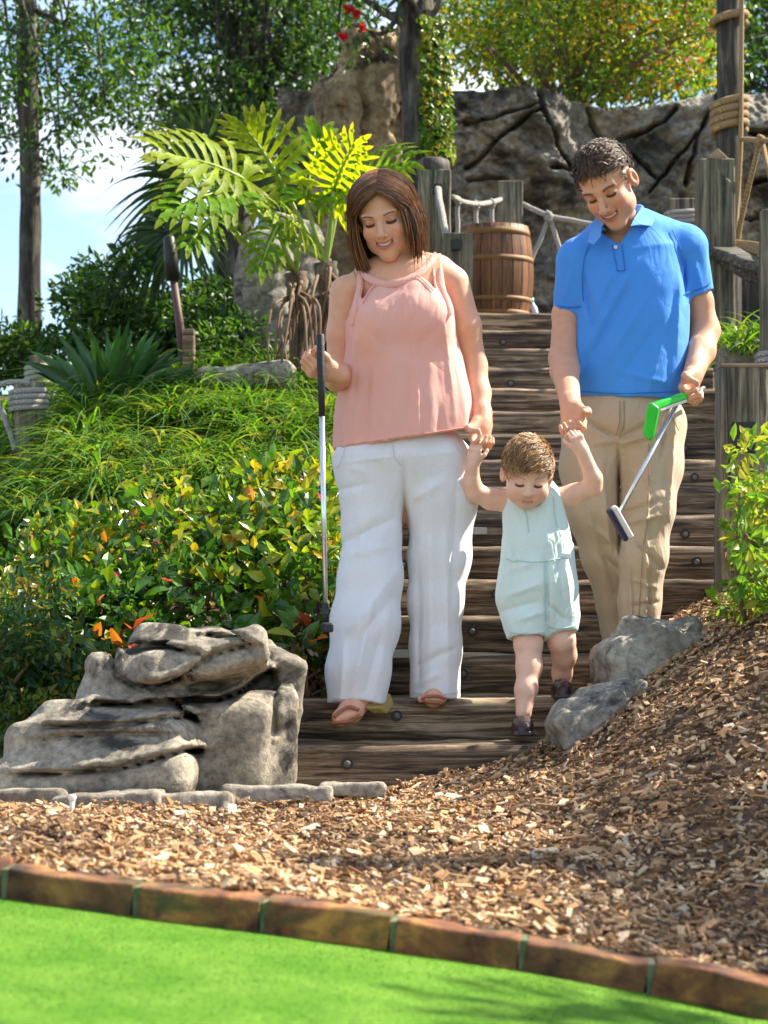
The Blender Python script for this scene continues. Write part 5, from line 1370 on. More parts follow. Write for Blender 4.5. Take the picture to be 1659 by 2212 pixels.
for (u, dy) in ((1340, 0.13), (1380, -0.06)):
    s = SDF(g(u, 1440, dy - 0.26), g(u, 1370, dy + 0.14) + [0.08, 0, 0], 0.006); s.lo = s.lo
    s = SDF(g(u, 1412, dy) + [-0.08, -0.25, -0.03], g(u, 1412, dy) + [0.08, 0.14, 0.14], 0.006)
    b0 = g(u, 1414, dy); b0[2] = 0.369
    s.chain([(b0 + [0, 0.05, 0.04], 0.042, 1), (b0 + [0, -0.05, 0.042], 0.044, 1), (b0 + [0, -0.15, 0.03], 0.038, 1)], 0.02); s.box(b0 + [0, -0.04, 0.012], (0.048, 0.145, 0.012), 0.01, None, 0.01)
    s.A[:, :, :] = np.maximum(s.A, (b0[2] + 0.002 - s.ax[2])[None, None, :]); V, Q = s.mesh(); mk("shoe", V, Q, M['brownshoe'], man)

# ------------------------------------------------------------------ toddler
YT = 6.66; tm = YT / F
def k_(u, v, dy=0.0): return P(u, v, YT + dy)
SK_T = (0.80, 0.50, 0.375)
tod = empty("person", k_(1165, 1512), "toddler with light brown hair in a pale aqua romper holding both parents' hands", "person")
tf = Frame(k_(1139, 1024, -0.075), 30, 3, -3, 0.90)
parts = [head(tf, 'kid', SK_T, (0.62, 0.28, 0.24), (0.30, 0.17, 0.09), 0.0, neck=((k_(1148, 1060, 0.0), 0.040), k_(1152, 1080, 0.02), 0.044))]
s = SDF(k_(975, 1600, -0.35), k_(1325, 920, 0.2), 0.0033)
def ck(pts, k, **kw): s.chain([(k_(u, v, dy), r * tm, e) for (u, v, dy, r, e) in pts], k, **kw)
ck([(1152, 1090, 0.02, 50, 0.8), (1160, 1160, 0.02, 60, 0.8), (1162, 1260, 0.02, 66, 0.85)], 0.03)
ck([(1106, 1086, 0.02, 25, 1), (1060, 1078, 0.02, 22, 1), (1026, 1064, 0.01, 20, 1), (1018, 1042, 0.0, 18, 1), (1021, 1004, -0.02, 14, 1)], 0.015)
ck([(1195, 1082, 0.02, 25, 1), (1240, 1068, 0.02, 22, 1), (1280, 1052, 0.01, 19, 1), (1282, 1034, 0.0, 18, 1), (1258, 975, -0.02, 15, 1)], 0.015)
hand(s, k_(1021, 1004, -0.02), k_(1026, 968, -0.03) - k_(1021, 1004, -0.02), (1, -0.3, 0), 0.58, (45, 70, 55), (30, 30), 3, 0.005, tw=-1.0)
hand(s, k_(1258, 975, -0.02), k_(1244, 940, -0.03) - k_(1258, 975, -0.02), (-1, -0.3, 0), 0.58, (40, 65, 50), (30, 30), 3, 0.005, tw=1.0)
ck([(1140, 1330, 0.0, 36, 1), (1141, 1390, -0.04, 29, 1), (1143, 1440, -0.06, 26, 1), (1136, 1490, -0.09, 22, 1), (1131, 1540, -0.11, 17, 1)], 0.02)
ck([(1208, 1330, 0.02, 34, 1), (1213, 1385, 0.0, 28, 1), (1219, 1415, 0.03, 25, 1), (1214, 1455, 0.07, 20, 1), (1212, 1490, 0.09, 15, 1)], 0.02)
V, Q = s.mesh(2); parts.append((V, Q, SK_T)); V, Q, C = join(parts)
mk("body", V, Q, M['skin'], tod, True, C)
V, Q, C = cap_hair(tf, 3000, 0.050, 0.036, lambda p: np.stack([-0.7 + 0 * p[:, 0], 0.75 + 0 * p[:, 0], -0.15 + 0 * p[:, 0]], 1), (0.38, 0.21, 0.09), 0.0016, scale=(0.0785, 0.098, 0.0875), lift=0.4, cap=0.0012, seed=8, mess=0.13)
mk("hair", V, Q, M['hair'], tod, True, C)
s = SDF(k_(1050, 1395, -0.25), k_(1275, 1030, 0.25), 0.0038)
ck([(1150, 1078, 0.02, 56, 0.82), (1156, 1110, 0.015, 64, 0.85), (1162, 1180, 0.01, 73, 0.88), (1161, 1260, 0.01, 82, 0.86), (1160, 1300, 0.01, 82, 0.82)], 0.03)
ck([(1128, 1290, 0.0, 51, 1), (1137, 1340, -0.02, 45, 1.05), (1139, 1376, -0.03, 42, 1.1)], 0.025, cap=True)
ck([(1200, 1290, 0.02, 47, 1), (1210, 1330, 0.01, 39, 1.05), (1213, 1364, 0.0, 34, 1.1)], 0.025, cap=True)
ck([(1138, 1358, -0.025, 37, 1.05), (1140, 1392, -0.035, 37, 1.05)], 0.003, mode='S'); ck([(1212, 1346, 0.005, 29, 1.05), (1214, 1380, 0.0, 30, 1.05)], 0.003, mode='S')
s.cutpoly([(1030, 1000), (1090, 1000), (1096, 1052), (1084, 1100), (1080, 1130), (1030, 1130)], k=0.006); s.cutpoly([(1204, 1000), (1300, 1000), (1300, 1172), (1238, 1172), (1224, 1115), (1214, 1075)], k=0.006)
s.cutpoly([(1108, 1010), (1195, 1010), (1188, 1058), (1165, 1090), (1140, 1096), (1120, 1082)], None, YT + 0.01, 0.004)
warp(s, ridges([(1180, 1200, 1182, 1370, 6, -0.012), (1100, 1230, 1160, 1215, 8, 0.006), (1090, 1290, 1170, 1260, 9, 0.008), (1085, 1320, 1160, 1300, 8, -0.007), (1220, 1200, 1235, 1330, 8, 0.006), (1205, 1180, 1215, 1300, 7, -0.006), (1120, 1340, 1175, 1320, 7, 0.006), (1145, 1100, 1165, 1200, 8, -0.004), (1185, 1100, 1180, 1180, 8, 0.004), (1190, 1310, 1225, 1345, 6, -0.007), (1098, 1150, 1110, 1220, 8, -0.005)]))
warp(s, lambda x, y, z: 0.003 * fbm(x, y, z * 0.7, 16, 3))
V, Q = s.mesh(4); rom = mk("romper", V, Q, M['aqua'], tod); RV = V
for (u, v, su, sv) in ((1116, 1062, 1132, 1100), (1194, 1052, 1206, 1080)):
    a = on_surface([(u, v), (su, sv)], RV, 0.002)
for (uc, vc) in ((1113, 1207), (1222, 1200)):
    mb = MB(); c = on_surface([(uc, vc)], RV, 0.0)[0]; mb.box(c, (0.016, 0.004, 0.007), rotm(0, 8, 0)); mb.build("pocket_flap", M['aqua'], rom, bevel=0.002)
for (u, v, dy, zf) in ((1128, 1562, -0.15, 0), (1213, 1494, 0.05, 0)):
    b0 = k_(u, v + 22, dy); b0[2] = {-0.15: 0.146, 0.05: 0.247}[dy]
    s = SDF(b0 + [-0.06, -0.13, -0.02], b0 + [0.06, 0.09, 0.1], 0.0045)
    s.chain([(b0 + [0, 0.035, 0.026], 0.026, 1), (b0 + [0, -0.02, 0.026], 0.029, 1), (b0 + [0, -0.07, 0.020], 0.025, 1)], 0.015); s.box(b0 + [0, -0.02, 0.006], (0.030, 0.078, 0.006), 0.005, None, 0.006)
    s.A[:] = np.maximum(s.A, (b0[2] - s.ax[2])[None, None, :]); s.ell(b0 + [0, 0.022, 0.062], (0.019, 0.026, 0.028), None, 0.008, 'S')
    V, Q = s.mesh(); sh = mk("shoe", V, Q, M['leather'], tod)
    mb = MB(); mb.tube([b0 + [-0.030, -0.005, 0.022], b0 + [-0.018, -0.008, 0.052], b0 + [0.018, -0.008, 0.052], b0 + [0.030, -0.005, 0.022]], 0.0055, 8, 0.5); mb.build("strap", M['leather'], sh, True)

# ------------------------------------------------------------------ stitched seams lying on the cloth
def seam(parent, Vs, pts, mat, r=0.0016, n=24, off=0.0002, name="seam"):
    pts = spline([(u, v, 0) for u, v in pts], n)[:, :2]; c = on_surface([tuple(p) for p in pts], Vs, off)
    c[1:-1, 1] = (c[:-2, 1] + c[1:-1, 1] + c[2:, 1]) / 3
    mb = MB(); mb.tube(c, r, 6); mb.build(name, mat, parent, True)
M['polo_seam'] = m_cloth("blue_stitching", (0.03, 0.17, 0.58), 0.8); M['khaki_seam'] = m_cloth("khaki_stitching", (0.36, 0.26, 0.17), 0.85); M['aqua_seam'] = m_cloth("aqua_stitching", (0.48, 0.66, 0.66), 0.85)
M['linen_seam'] = m_cloth("linen_stitching", (0.66, 0.66, 0.72), 0.85); M['coral_seam'] = m_cloth("coral_stitching", (0.72, 0.30, 0.25), 0.85)
for pts in ([(1203, 660), (1228, 664), (1254, 662)], [(1479, 634), (1508, 625), (1536, 610)], [(1249, 846), (1350, 850), (1468, 845)], [(1322, 530), (1328, 555), (1334, 585)], [(1344, 528), (1347, 555), (1350, 584)], [(1334, 585), (1350, 584)],
            [(1278, 518), (1262, 560), (1258, 620), (1260, 650)], [(1452, 496), (1470, 540), (1476, 600)]): seam(polo, PV, pts, M['polo_seam'])
for pts in ([(1339, 866), (1338, 910), (1330, 942)], [(1348, 866), (1348, 915), (1338, 945)], [(1262, 872), (1246, 900), (1236, 935)], [(1432, 870), (1452, 900), (1466, 930)], [(1402, 960), (1400, 1100), (1388, 1200), (1380, 1330)]): seam(tro, TV, pts, M['khaki_seam'])
for pts in ([(1120, 1086), (1136, 1110), (1142, 1150)], [(1196, 1072), (1200, 1120), (1212, 1160)], [(1092, 1207), (1160, 1214), (1232, 1202)], [(1101, 1366), (1138, 1370), (1176, 1366)], [(1184, 1354), (1212, 1358), (1243, 1352)], [(1178, 1215), (1181, 1280), (1180, 1340)]): seam(rom, RV, pts, M['aqua_seam'])
for pts in ([(716, 1506), (745, 1510), (765, 1506)], [(891, 1496), (940, 1500), (990, 1496)], [(848, 960), (852, 985), (866, 1006)], [(745, 965), (738, 990), (728, 1012)], [(985, 955), (1002, 985), (1014, 1005)]): seam(wtr, LV, pts, M['linen_seam'])
WT = np.array([v.co for v in top.data.vertices])
for pts in ([(732, 964), (800, 954), (868, 944), (940, 933), (1010, 922)], [(783, 655), (800, 628), (812, 616)], [(936, 628), (915, 606), (900, 594)]): seam(top, WT, pts, M['coral_seam'])

# ------------------------------------------------------------------ putters
M['grip'] = m_plain("black_rubber_grip", (0.018, 0.019, 0.023), 0.6, 0.2, 120, 0.3)
M['steel'] = m_plain("brushed_steel_shaft", (0.72, 0.74, 0.78), 0.25, 0.05, 50, 0, Metallic=0.85)
M['greenp'] = m_plain("bright_green_plastic", (0.02, 0.55, 0.03), 0.3, 0.08, 30)
M['navy'] = m_plain("navy_rubber", (0.02, 0.015, 0.06), 0.45, 0.15, 40)
a, b = w(692, 722, -0.235), w(704, 1352, -0.28)
pt1 = empty("putter", b, "steel putter with black grip in the woman's hand", "putter")
L_ = lambda t_: a + (b - a) * t_
mb = MB(); mb.tube([L_(0), L_(0.005), L_(0.15), L_(0.283)], [0.010, 0.0125, 0.0115, 0.0092], 14); mb.build("grip", M['grip'], pt1, True)
mb = MB(); mb.tube([L_(0.28), L_(0.93)], [0.0085, 0.0068], 12); mb.build("shaft", M['steel'], pt1, True)
mb = MB(); mb.tube([L_(0.925), L_(0.99)], [0.0095, 0.0105], 12); mb.build("hosel", M['grip'], pt1, True)
mb = MB(); mb.box(L_(1.0) + [0.004, -0.03, -0.004], (0.014, 0.052, 0.014), rotm(0, 0, 8)); mb.build("club_head", M['grip'], pt1, bevel=0.006)
a, b = g(1510, 782, -0.06), g(1336, 1112, -0.42)
pt2 = empty("putter", b, "white and navy headed putter hanging from the man's hand", "putter")
mb = MB(); mb.tube([a, a + (b - a) * 0.22], [0.0105, 0.009], 12); mb.build("grip", M['grip'], pt2, True)
mb = MB(); mb.tube([a + (b - a) * 0.2, b], [0.0075, 0.0065], 12); mb.build("shaft", M['steel'], pt2, True)
e0, e1 = g(1322, 1098, -0.42), g(1358, 1162, -0.40); dd = unit(e1 - e0); nn = unit(np.cross(dd, [0, 1, 0]))
if nn[0] < 0: nn = -nn
RR = np.stack([dd, np.cross(nn, dd), nn], 1)
mb = MB(); mb.box((e0 + e1) / 2 + nn * 0.006, (0.056, 0.020, 0.0095), RR); hd = mb.build("club_head", M['white'], pt2, bevel=0.007, seg=3)
mb = MB(); mb.box((e0 + e1) / 2 - nn * 0.011, (0.055, 0.021, 0.0085), RR); mb.build("face_pad", M['navy'], hd, bevel=0.007, seg=3)
pt3 = empty("putter", g(1440, 870, -0.2), "bright green L-shaped putter head held up in the man's fist", "putter")
mb = MB(); c0, c1 = g(1478, 858, -0.18), g(1408, 882, -0.26); dd = unit(c1 - c0); nn = unit(np.cross(np.cross(dd, [0, 0, 1]), dd)); RR = np.stack([dd, np.cross(nn, dd), nn], 1)
mb.box((c0 + c1) / 2 + nn * 0.004, (np.linalg.norm(c1 - c0) / 2, 0.018, 0.011), RR); ar = mb.build("arm", M['greenp'], pt3, bevel=0.005, seg=3)
mb = MB(); mb.box((c0 + c1) / 2 - nn * 0.011 + dd * -0.008, (np.linalg.norm(c1 - c0) / 2 - 0.012, 0.015, 0.005), RR); mb.build("inner_face", M['white'], ar, bevel=0.002)
mb = MB(); mb.slab([g(1408, 868, -0.28), g(1425, 880, -0.28), g(1412, 946, -0.27), g(1402, 953, -0.27), g(1388, 936, -0.27), g(1396, 884, -0.28)], (0.006, 0.034, 0)); mb.build("club_head", M['greenp'], pt3, bevel=0.010, seg=4)
mb = MB(); mb.tube([g(1478, 858, -0.17), g(1520, 838, -0.02)], 0.007, 10); mb.build("shaft", M['steel'], pt3, True)
# ================================================================== plants
M['leaf'] = m_leaf("leaf", 0.42, 0.38)
M['leaf_gloss'] = m_leaf("glossy_leaf", 0.36, 0.25, spec=0.6)
M['leaf_dark'] = m_leaf("shade_leaf", 0.42, 0.45)
M['blade'] = m_leaf("grass_blade", 0.4, 0.4)
def bark(name, stops, sc=(16, 16, 3.0), bump=1.0):
    t = NT(name); v = t.coords(sc); g_ = t.noise(1.0, 8, 0.68, v, 0.7); b_ = t.noise(5, 5, 0.6, t.coords())
    c = t.ramp(g_, stops); c = t.mix(t.ramp(b_, [(0.5, (0, 0, 0)), (0.7, (0.6, 0.6, 0.6))]), c, (0.16, 0.155, 0.12))
    return t.done(t.bsdf(c, 0.9, t.bump(g_, bump, 0.02)))
M['bark'] = bark("pine_bark", [(0.38, (0.022, 0.015, 0.010)), (0.5, (0.11, 0.075, 0.048)), (0.62, (0.25, 0.18, 0.12))])
M['bark_dark'] = bark("dark_bark", [(0.38, (0.010, 0.009, 0.008)), (0.5, (0.05, 0.043, 0.032)), (0.64, (0.16, 0.14, 0.10))])
M['twig'] = m_plain("twig", (0.17, 0.10, 0.06), 0.8, 0.3, 60, 0.2)
GREEN = np.array([(0.035, 0.11, 0.018), (0.055, 0.16, 0.02), (0.09, 0.21, 0.025), (0.13, 0.25, 0.03), (0.025, 0.075, 0.02)])

def limb(mb, pts, r0, r1, n=10, seg=7):
    c = spline(pts, n); mb.tube(c, list(np.linspace(r0, r1, n)), seg)
def clump_leaves(centres, radii, per, size, pal, up=0.35, flat=0.75, jitter=0.3):
    """leaves round each clump centre"""
    k = len(centres); n = k * per
    c = rep(centres, per); r = rep(radii, per)
    d = rdir(n); rad = rng.random(n) ** 0.45
    pos = c + d * (r * rad)[:, None] * np.array([1, 1, flat])
    dr = unit(d + rng.normal(0, 0.6, (n, 3)) + np.array([0, 0, -0.15])); nn = unit(rng.normal(0, 0.55, (n, 3)) + np.array([0, 0, 1.0]) * up + d * 0.4)
    sz = size * rng.uniform(0.6, 1.35, n)
    pi = rng.integers(0, len(pal), k); cl = pal[rep(pi, per)] * rng.uniform(0.7, 1.3, (n, 1))
    mixi = rng.random(n) < jitter; cl[mixi] = pal[rng.integers(0, len(pal), mixi.sum())]
    V, T = leaves(pos, dr, nn, sz); return V, T, rep(cl, 7)
def joinT(parts):
    V, T, C = [], [], []; b = 0
    for v, t_, c in parts: V.append(v); T.append(t_ + b); C.append(c); b += len(v)
    return np.concatenate(V), np.concatenate(T), np.concatenate(C)
def tree(name, label, trunk_pts, r0, r1, mat, clumps, rad, per, size, pal, leafmat, label_group=None, cat="tree", branch_from=(0.5, 1.0), br=0.03, ivy=None, jitter=0.3):
    base = trunk_pts[0]; e = empty(name, base, label, cat, label_group)
    mb = MB(); c = spline(trunk_pts, 26); rr = np.linspace(r0, r1, 26) * (1 + 0.05 * rng.normal(0, 1, 26)); rr[:3] *= (1.25, 1.12, 1.04)
    mb.tube(c, list(rr), 14); mb.build("trunk", mat, e, True)
    for j, q in enumerate(clumps[:: max(1, len(clumps) // 34)]):
        s0 = c[int(np.clip(rng.uniform(*branch_from) * 25, 0, 25))]
        mid = (s0 + q) / 2 + rng.normal(0, 0.12, 3) + [0, 0, -0.08]
        b_ = MB(); limb(b_, [s0, mid, q], br * rng.uniform(.6, 1.2), 0.006, 9, 6); b_.build("branch", mat, e, True)
    V, T, C = clump_leaves(np.array(clumps), np.full(len(clumps), rad) * rng.uniform(.7, 1.25, len(clumps)), per, size, pal, jitter=jitter)
    o = mk("crown", V, T, leafmat, e, False, C); o["kind"] = "stuff"
    return e
def scatter(poly_boxes, n, ylo, yhi):
    out = []
    tot = sum((b[2] - b[0]) * (b[3] - b[1]) * (b[4] if len(b) > 4 else 1) for b in poly_boxes)
    for b in poly_boxes:
        m_ = int(round(n * (b[2] - b[0]) * (b[3] - b[1]) * (b[4] if len(b) > 4 else 1) / tot))
        for _ in range(m_):
            out.append(P(rng.uniform(b[0], b[2]), rng.uniform(b[1], b[3]), rng.uniform(ylo, yhi)))
    return out
DARK = np.array([(0.03, 0.085, 0.014), (0.05, 0.125, 0.018), (0.085, 0.18, 0.022), (0.018, 0.05, 0.014)])
MIDG = np.array([(0.035, 0.10, 0.015), (0.06, 0.15, 0.02), (0.09, 0.19, 0.02), (0.025, 0.07, 0.015)])
YELG = np.array([(0.16, 0.29, 0.02), (0.25, 0.33, 0.025), (0.09, 0.21, 0.02), (0.38, 0.33, 0.03), (0.06, 0.14, 0.015)])

# slim pine at the left: trunk in view, crown of hanging sprays
tr = [P(62, 900, 13.6), P(64, 600, 13.6), P(66, 420, 13.6), P(60, 200, 13.6), P(55, -40, 13.6), P(60, -500, 13.6), P(50, -900, 13.6)]
cl = scatter([(-120, 60, 60, 330, 1.3), (-40, -20, 210, 120, 1.2), (100, 180, 260, 380, 0.9), (150, 100, 330, 260, 0.9), (-100, -700, 350, -60, 1.0), (180, 0, 350, 140, .8)], 175, 12.9, 14.6)
tree("pine_tree", "slim brown-trunked tree against the sky at the left", tr, 0.074, 0.055, M['bark_dark'], cl, 0.23, 75, 0.052, MIDG, M['leaf'], branch_from=(0.58, 0.97), br=0.018)
mb = MB(); limb(mb, [P(68, 160, 13.55), P(88, 138, 13.5), P(104, 118, 13.5)], 0.03, 0.008)
# broad dark tree behind the split-leaf plant
tr = [P(500, 900, 16.0), P(505, 650, 16.0), P(520, 400, 16.0), P(540, 100, 16.0), P(560, -300, 16.0)]
cl = scatter([(330, -150, 760, 120, 1.2), (390, 120, 720, 330, 1.4), (250, 150, 420, 300, .6), (230, -60, 360, 120, .5), (440, 300, 640, 480, 1.0), (300, -700, 800, -150, .6)], 260, 15.2, 17.8)
tree("oak_tree", "broad dark-leaved tree behind the split-leaf plant", tr, 0.13, 0.07, M['bark_dark'], cl, 0.36, 120, 0.062, DARK, M['leaf_dark'], branch_from=(0.3, 0.95), br=0.035)
# trunk with climbing ivy, rising above the wall
tr = [P(905, 700, 11.9), P(908, 500, 11.9), P(910, 330, 11.9), P(905, 150, 11.9), P(898, 0, 11.9), P(890, -300, 11.9), P(880, -700, 11.9)]
cl = scatter([(720, -60, 860, 60, 1.0), (700, -500, 1100, -100, .6)], 26, 11.6, 12.8)
iv = tree("ivy_tree", "thick dark trunk with climbing ivy above the barrel", tr, 0.112, 0.092, M['bark_dark'], cl, 0.3, 90, 0.05, MIDG, M['leaf'], branch_from=(0.6, 0.98))
n = 1700; a = rng.uniform(-1.15, 0.55, n) - 0.35; v_ = 345 - 300 * rng.random(n) ** 1.6
cx = np.interp(v_, [0, 150, 330], [898, 905, 910]); px_ = np.array([P(u, v, 11.9) for u, v in zip(cx, v_)])
sd = np.stack([np.cos(a), np.sin(a), 0 * a], 1); pos = px_ + sd * (0.112 + rng.random(n) ** 2 * 0.06)[:, None]
V, T = leaves(pos, unit(rng.normal(0, .6, (n, 3)) + [0, 0, -0.7] + sd * 0.5), sd, rng.uniform(.022, .05, n), 0.8)
o = mk("ivy", V, T, M['leaf'], iv, False, rep(YELG[rng.integers(0, 5, n)] * rng.uniform(.6, 1.1, (n, 1)), 7)); o["kind"] = "stuff"
# a few red blossoms hanging beside the ivy trunk
for (u, v) in ((740, 76), (768, 30), (752, 20), (782, 62)):
    c0_ = P(u, v, 11.7); V_, T_ = leaves(np.tile(c0_, (16, 1)), rdir(16), rdir(16), rng.uniform(.025, .04, 16), .8)
    mk("blossom", V_, T_, M['leaf'], iv, False, rep(np.array([(0.62, 0.02, 0.05)]) * rng.uniform(.7, 1.2, (16, 1)), 7))
# bougainvillea over the wall
bg = empty("flowering_shrub", P(1230, 215, 13.7), "wide yellow-green flowering shrub sprawling over the rock wall", "shrub")
stems = []
for j in range(26):
    u = rng.uniform(1000, 1560); v = rng.uniform(-40, 150); q = P(u, v, rng.uniform(13.2, 14.3)); s0 = P(1215 + rng.normal(0, 35), 225, 13.75)
    mb = MB(); limb(mb, [s0, (s0 + q) / 2 + rng.normal(0, 0.10, 3) + [0, 0, 0.06], q], rng.uniform(.012, .03), 0.004, 9, 6); mb.build("stem", M['twig'], bg, True)
cl = np.array(scatter([(960, -80, 1560, 60, 1.2), (970, 60, 1540, 150, 1.2), (1010, 140, 1100, 200, .4), (1230, 140, 1520, 215, 1.1), (960, -400, 1500, -80, .5)], 190, 13.1, 14.5))
V, T, C = clump_leaves(cl, np.full(len(cl), 0.24), 95, 0.05, YELG, jitter=0.45)
uu = 829.5 + V[:, 0] * F / V[:, 1]; li = np.arange(len(V)) // 7
pink = (rng.random(len(V) // 7) < 0.10)[li] & (uu > 1300); C = C.copy(); C[pink] = C[pink] * 0 + (0.42, 0.10, 0.07)
o = mk("foliage", V, T, M['leaf'], bg, False, C); o["kind"] = "stuff"
# darker trees closing the view at the right and far behind
tr = [P(1720, 800, 17.5), P(1715, 400, 17.5), P(1700, 0, 17.5), P(1690, -300, 17.5)]
cl = scatter([(1570, -100, 1800, 240, 1.0), (1500, -400, 1800, -100, .6)], 60, 16.8, 18.5)
tree("broadleaf_tree", "bright green tree behind the mast at the right edge", tr, 0.12, 0.07, M['bark_dark'], cl, 0.42, 110, 0.075, MIDG, M['leaf'], branch_from=(0.4, 0.95))
tr = [P(1180, 800, 21), P(1175, 300, 21), P(1180, -200, 21)]
cl = scatter([(880, -350, 1600, 130, 1.0)], 75, 20, 22.5)
tree("broadleaf_tree", "dark green tree far behind the flowering shrub", tr, 0.16, 0.08, M['bark_dark'], cl, 0.65, 120, 0.10, DARK, M['leaf_dark'], branch_from=(0.4, 0.95))
# tree to the right of the place, whose crown shades the mulch
tr = [np.array((5.6, 6.6, 1.0)), np.array((5.5, 6.6, 2.4)), np.array((5.0, 6.4, 3.8)), np.array((4.7, 6.3, 5.2))]
cl = [np.array((0.75 + 1.3 * rng.random() + 0.94 * (zz_ - 0.2), rng.uniform(5.5, 7.0), zz_)) for zz_ in rng.uniform(3.2, 4.6, 30)] + [np.array((3.95, 4.75, 3.7)), np.array((4.4, 4.85, 4.0))]
tree("shade_tree", "tree right of the picture whose crown dapples the mulch with shade", tr, 0.12, 0.07, M['bark'], cl, 0.36, 150, 0.09, MIDG, M['leaf'], branch_from=(0.4, 0.95))

# dark shrubs on the bank, against the sky
def shrub(name, label, boxes, n, ylo, yhi, rad, per, size, pal, mat, base, cat="shrub", group=None, stems=10, jitter=0.3):
    e = empty(name, base, label, cat, group); cl = np.array(scatter(boxes, n, ylo, yhi))
    for q in cl[:: max(1, len(cl) // stems)]:
        mb = MB(); limb(mb, [base + rng.normal(0, 0.04, 3) * [1, 1, 0], (base + q) / 2 + rng.normal(0, 0.05, 3), q], 0.012, 0.004, 7, 5); mb.build("stem", M['twig'], e, True)
    V, T, C = clump_leaves(cl, np.full(len(cl), rad) * rng.uniform(.6, 1.3, len(cl)), per, size, pal, jitter=jitter)
    o = mk("foliage", V, T, mat, e, False, C); o["kind"] = "stuff"; return e
shrub("dark_shrub", "dark airy shrub against the sky behind the strap-leaved plant", [(110, 640, 380, 780, 1.2), (150, 570, 290, 660, .8), (230, 520, 300, 600, .4), (320, 690, 420, 790, 1)], 105, 11.2, 12.6, 0.13, 70, 0.05, DARK, M['leaf_dark'], P(260, 830, 11.9))
shrub("dark_shrub", "dark low shrub at the foot of the slim tree", [(-60, 720, 110, 800, 1)], 26, 11.6, 12.6, 0.13, 60, 0.05, DARK, M['leaf_dark'], P(30, 830, 12.0))
shrub("bank_shrub", "bright green shrub between the torch and the grey rock", [(400, 620, 510, 720, 1.0), (410, 700, 520, 780, .8)], 40, 11.0, 11.8, 0.13, 70, 0.05, MIDG, M['leaf'], P(460, 800, 11.5))
shrub("dark_shrub", "shady bush in front of the grey rock column", [(430, 700, 540, 800, 1.0)], 22, 10.2, 10.6, 0.10, 60, 0.045, DARK, M['leaf_dark'], P(480, 830, 10.4))

# fan palms
def palm(name, label, base, crown, fronds, col):
    e = empty(name, base, label, "palm")
    mb = MB(); limb(mb, [base, (base + crown) / 2 + [0.03, 0, 0], crown], 0.07, 0.055, 10, 10); mb.build("trunk", M['bark_dark'], e, True)
    for (hub, ax_, L, spread, droop, nseg) in fronds:
        hub = np.array(hub); mb = MB(); c = spline([crown, (crown + hub) / 2 + [0, 0, 0.06], hub], 10); mb.tube(c, list(np.linspace(0.012, 0.007, 10)), 6); 
        ax_ = unit(ax_); sdv = unit(np.cross(ax_, [0.2, 1, 0.25])); T = np.linspace(0, 1, 8)
        an = np.linspace(-spread, spread, nseg); dirs = np.cos(an)[:, None] * ax_ + np.sin(an)[:, None] * sdv + rng.normal(0, 0.05, (nseg, 3))
        Ls = L * (0.75 + 0.25 * np.cos(an)) * rng.uniform(.88, 1.08, nseg)
        C = hub + dirs[:, None, :] * (Ls[:, None] * T)[..., None] + np.array([0, 0, -1]) * (droop * Ls[:, None] * T ** 2.4)[..., None]
        side = unit(np.cross(dirs, np.cross(ax_, sdv))); Wd = np.interp(T, [0, .35, 1], [0.006, 0.015, 0.001])[None] * np.ones((nseg, 1))
        V, Q = ribbons(C, side, Wd, 0.35); cc = np.array(col) * rng.uniform(.7, 1.4, (nseg, 1))
        fo = mk("frond", V, Q, M['blade'], e, True, rep(cc, 24)); mb.build("leaf_stalk", M['leaf_stalk'], fo, True)
M['leaf_stalk'] = m_plain("leaf_stalk", (0.12, 0.20, 0.04), 0.5, 0.2, 30)
palm("fan_palm", "dark fan palm with drooping fronds behind the split-leaf plant", P(500, 850, 11.6), P(470, 470, 11.6),
     [(P(400, 400, 11.4), (-0.9, -0.1, 0.05), 0.40, 1.25, 0.55, 30), (P(440, 330, 11.7), (-0.6, 0.1, 0.8), 0.42, 1.2, 0.35, 30), (P(360, 505, 11.3), (-0.75, -0.3, -0.25), 0.36, 1.2, 0.75, 30), (P(400, 480, 11.3), (-0.1, -0.3, -0.8), 0.38, 1.1, 0.2, 26),
      (P(510, 330, 11.8), (0.3, 0.1, 0.9), 0.42, 1.2, 0.3, 28), (P(540, 420, 11.8), (0.8, 0.1, 0.3), 0.42, 1.2, 0.6, 28)], (0.035, 0.075, 0.02))
palm("fan_palm", "small fan palm low on the bank behind the torch", P(490, 800, 11.9), P(480, 690, 11.9),
     [(P(465, 655, 11.9), (-0.7, -0.1, 0.5), 0.26, 1.3, 0.3, 24), (P(485, 640, 11.9), (0.1, 0, 0.95), 0.28, 1.2, 0.2, 24), (P(500, 650, 11.9), (0.7, 0, 0.5), 0.25, 1.2, 0.3, 22)], (0.06, 0.14, 0.03))

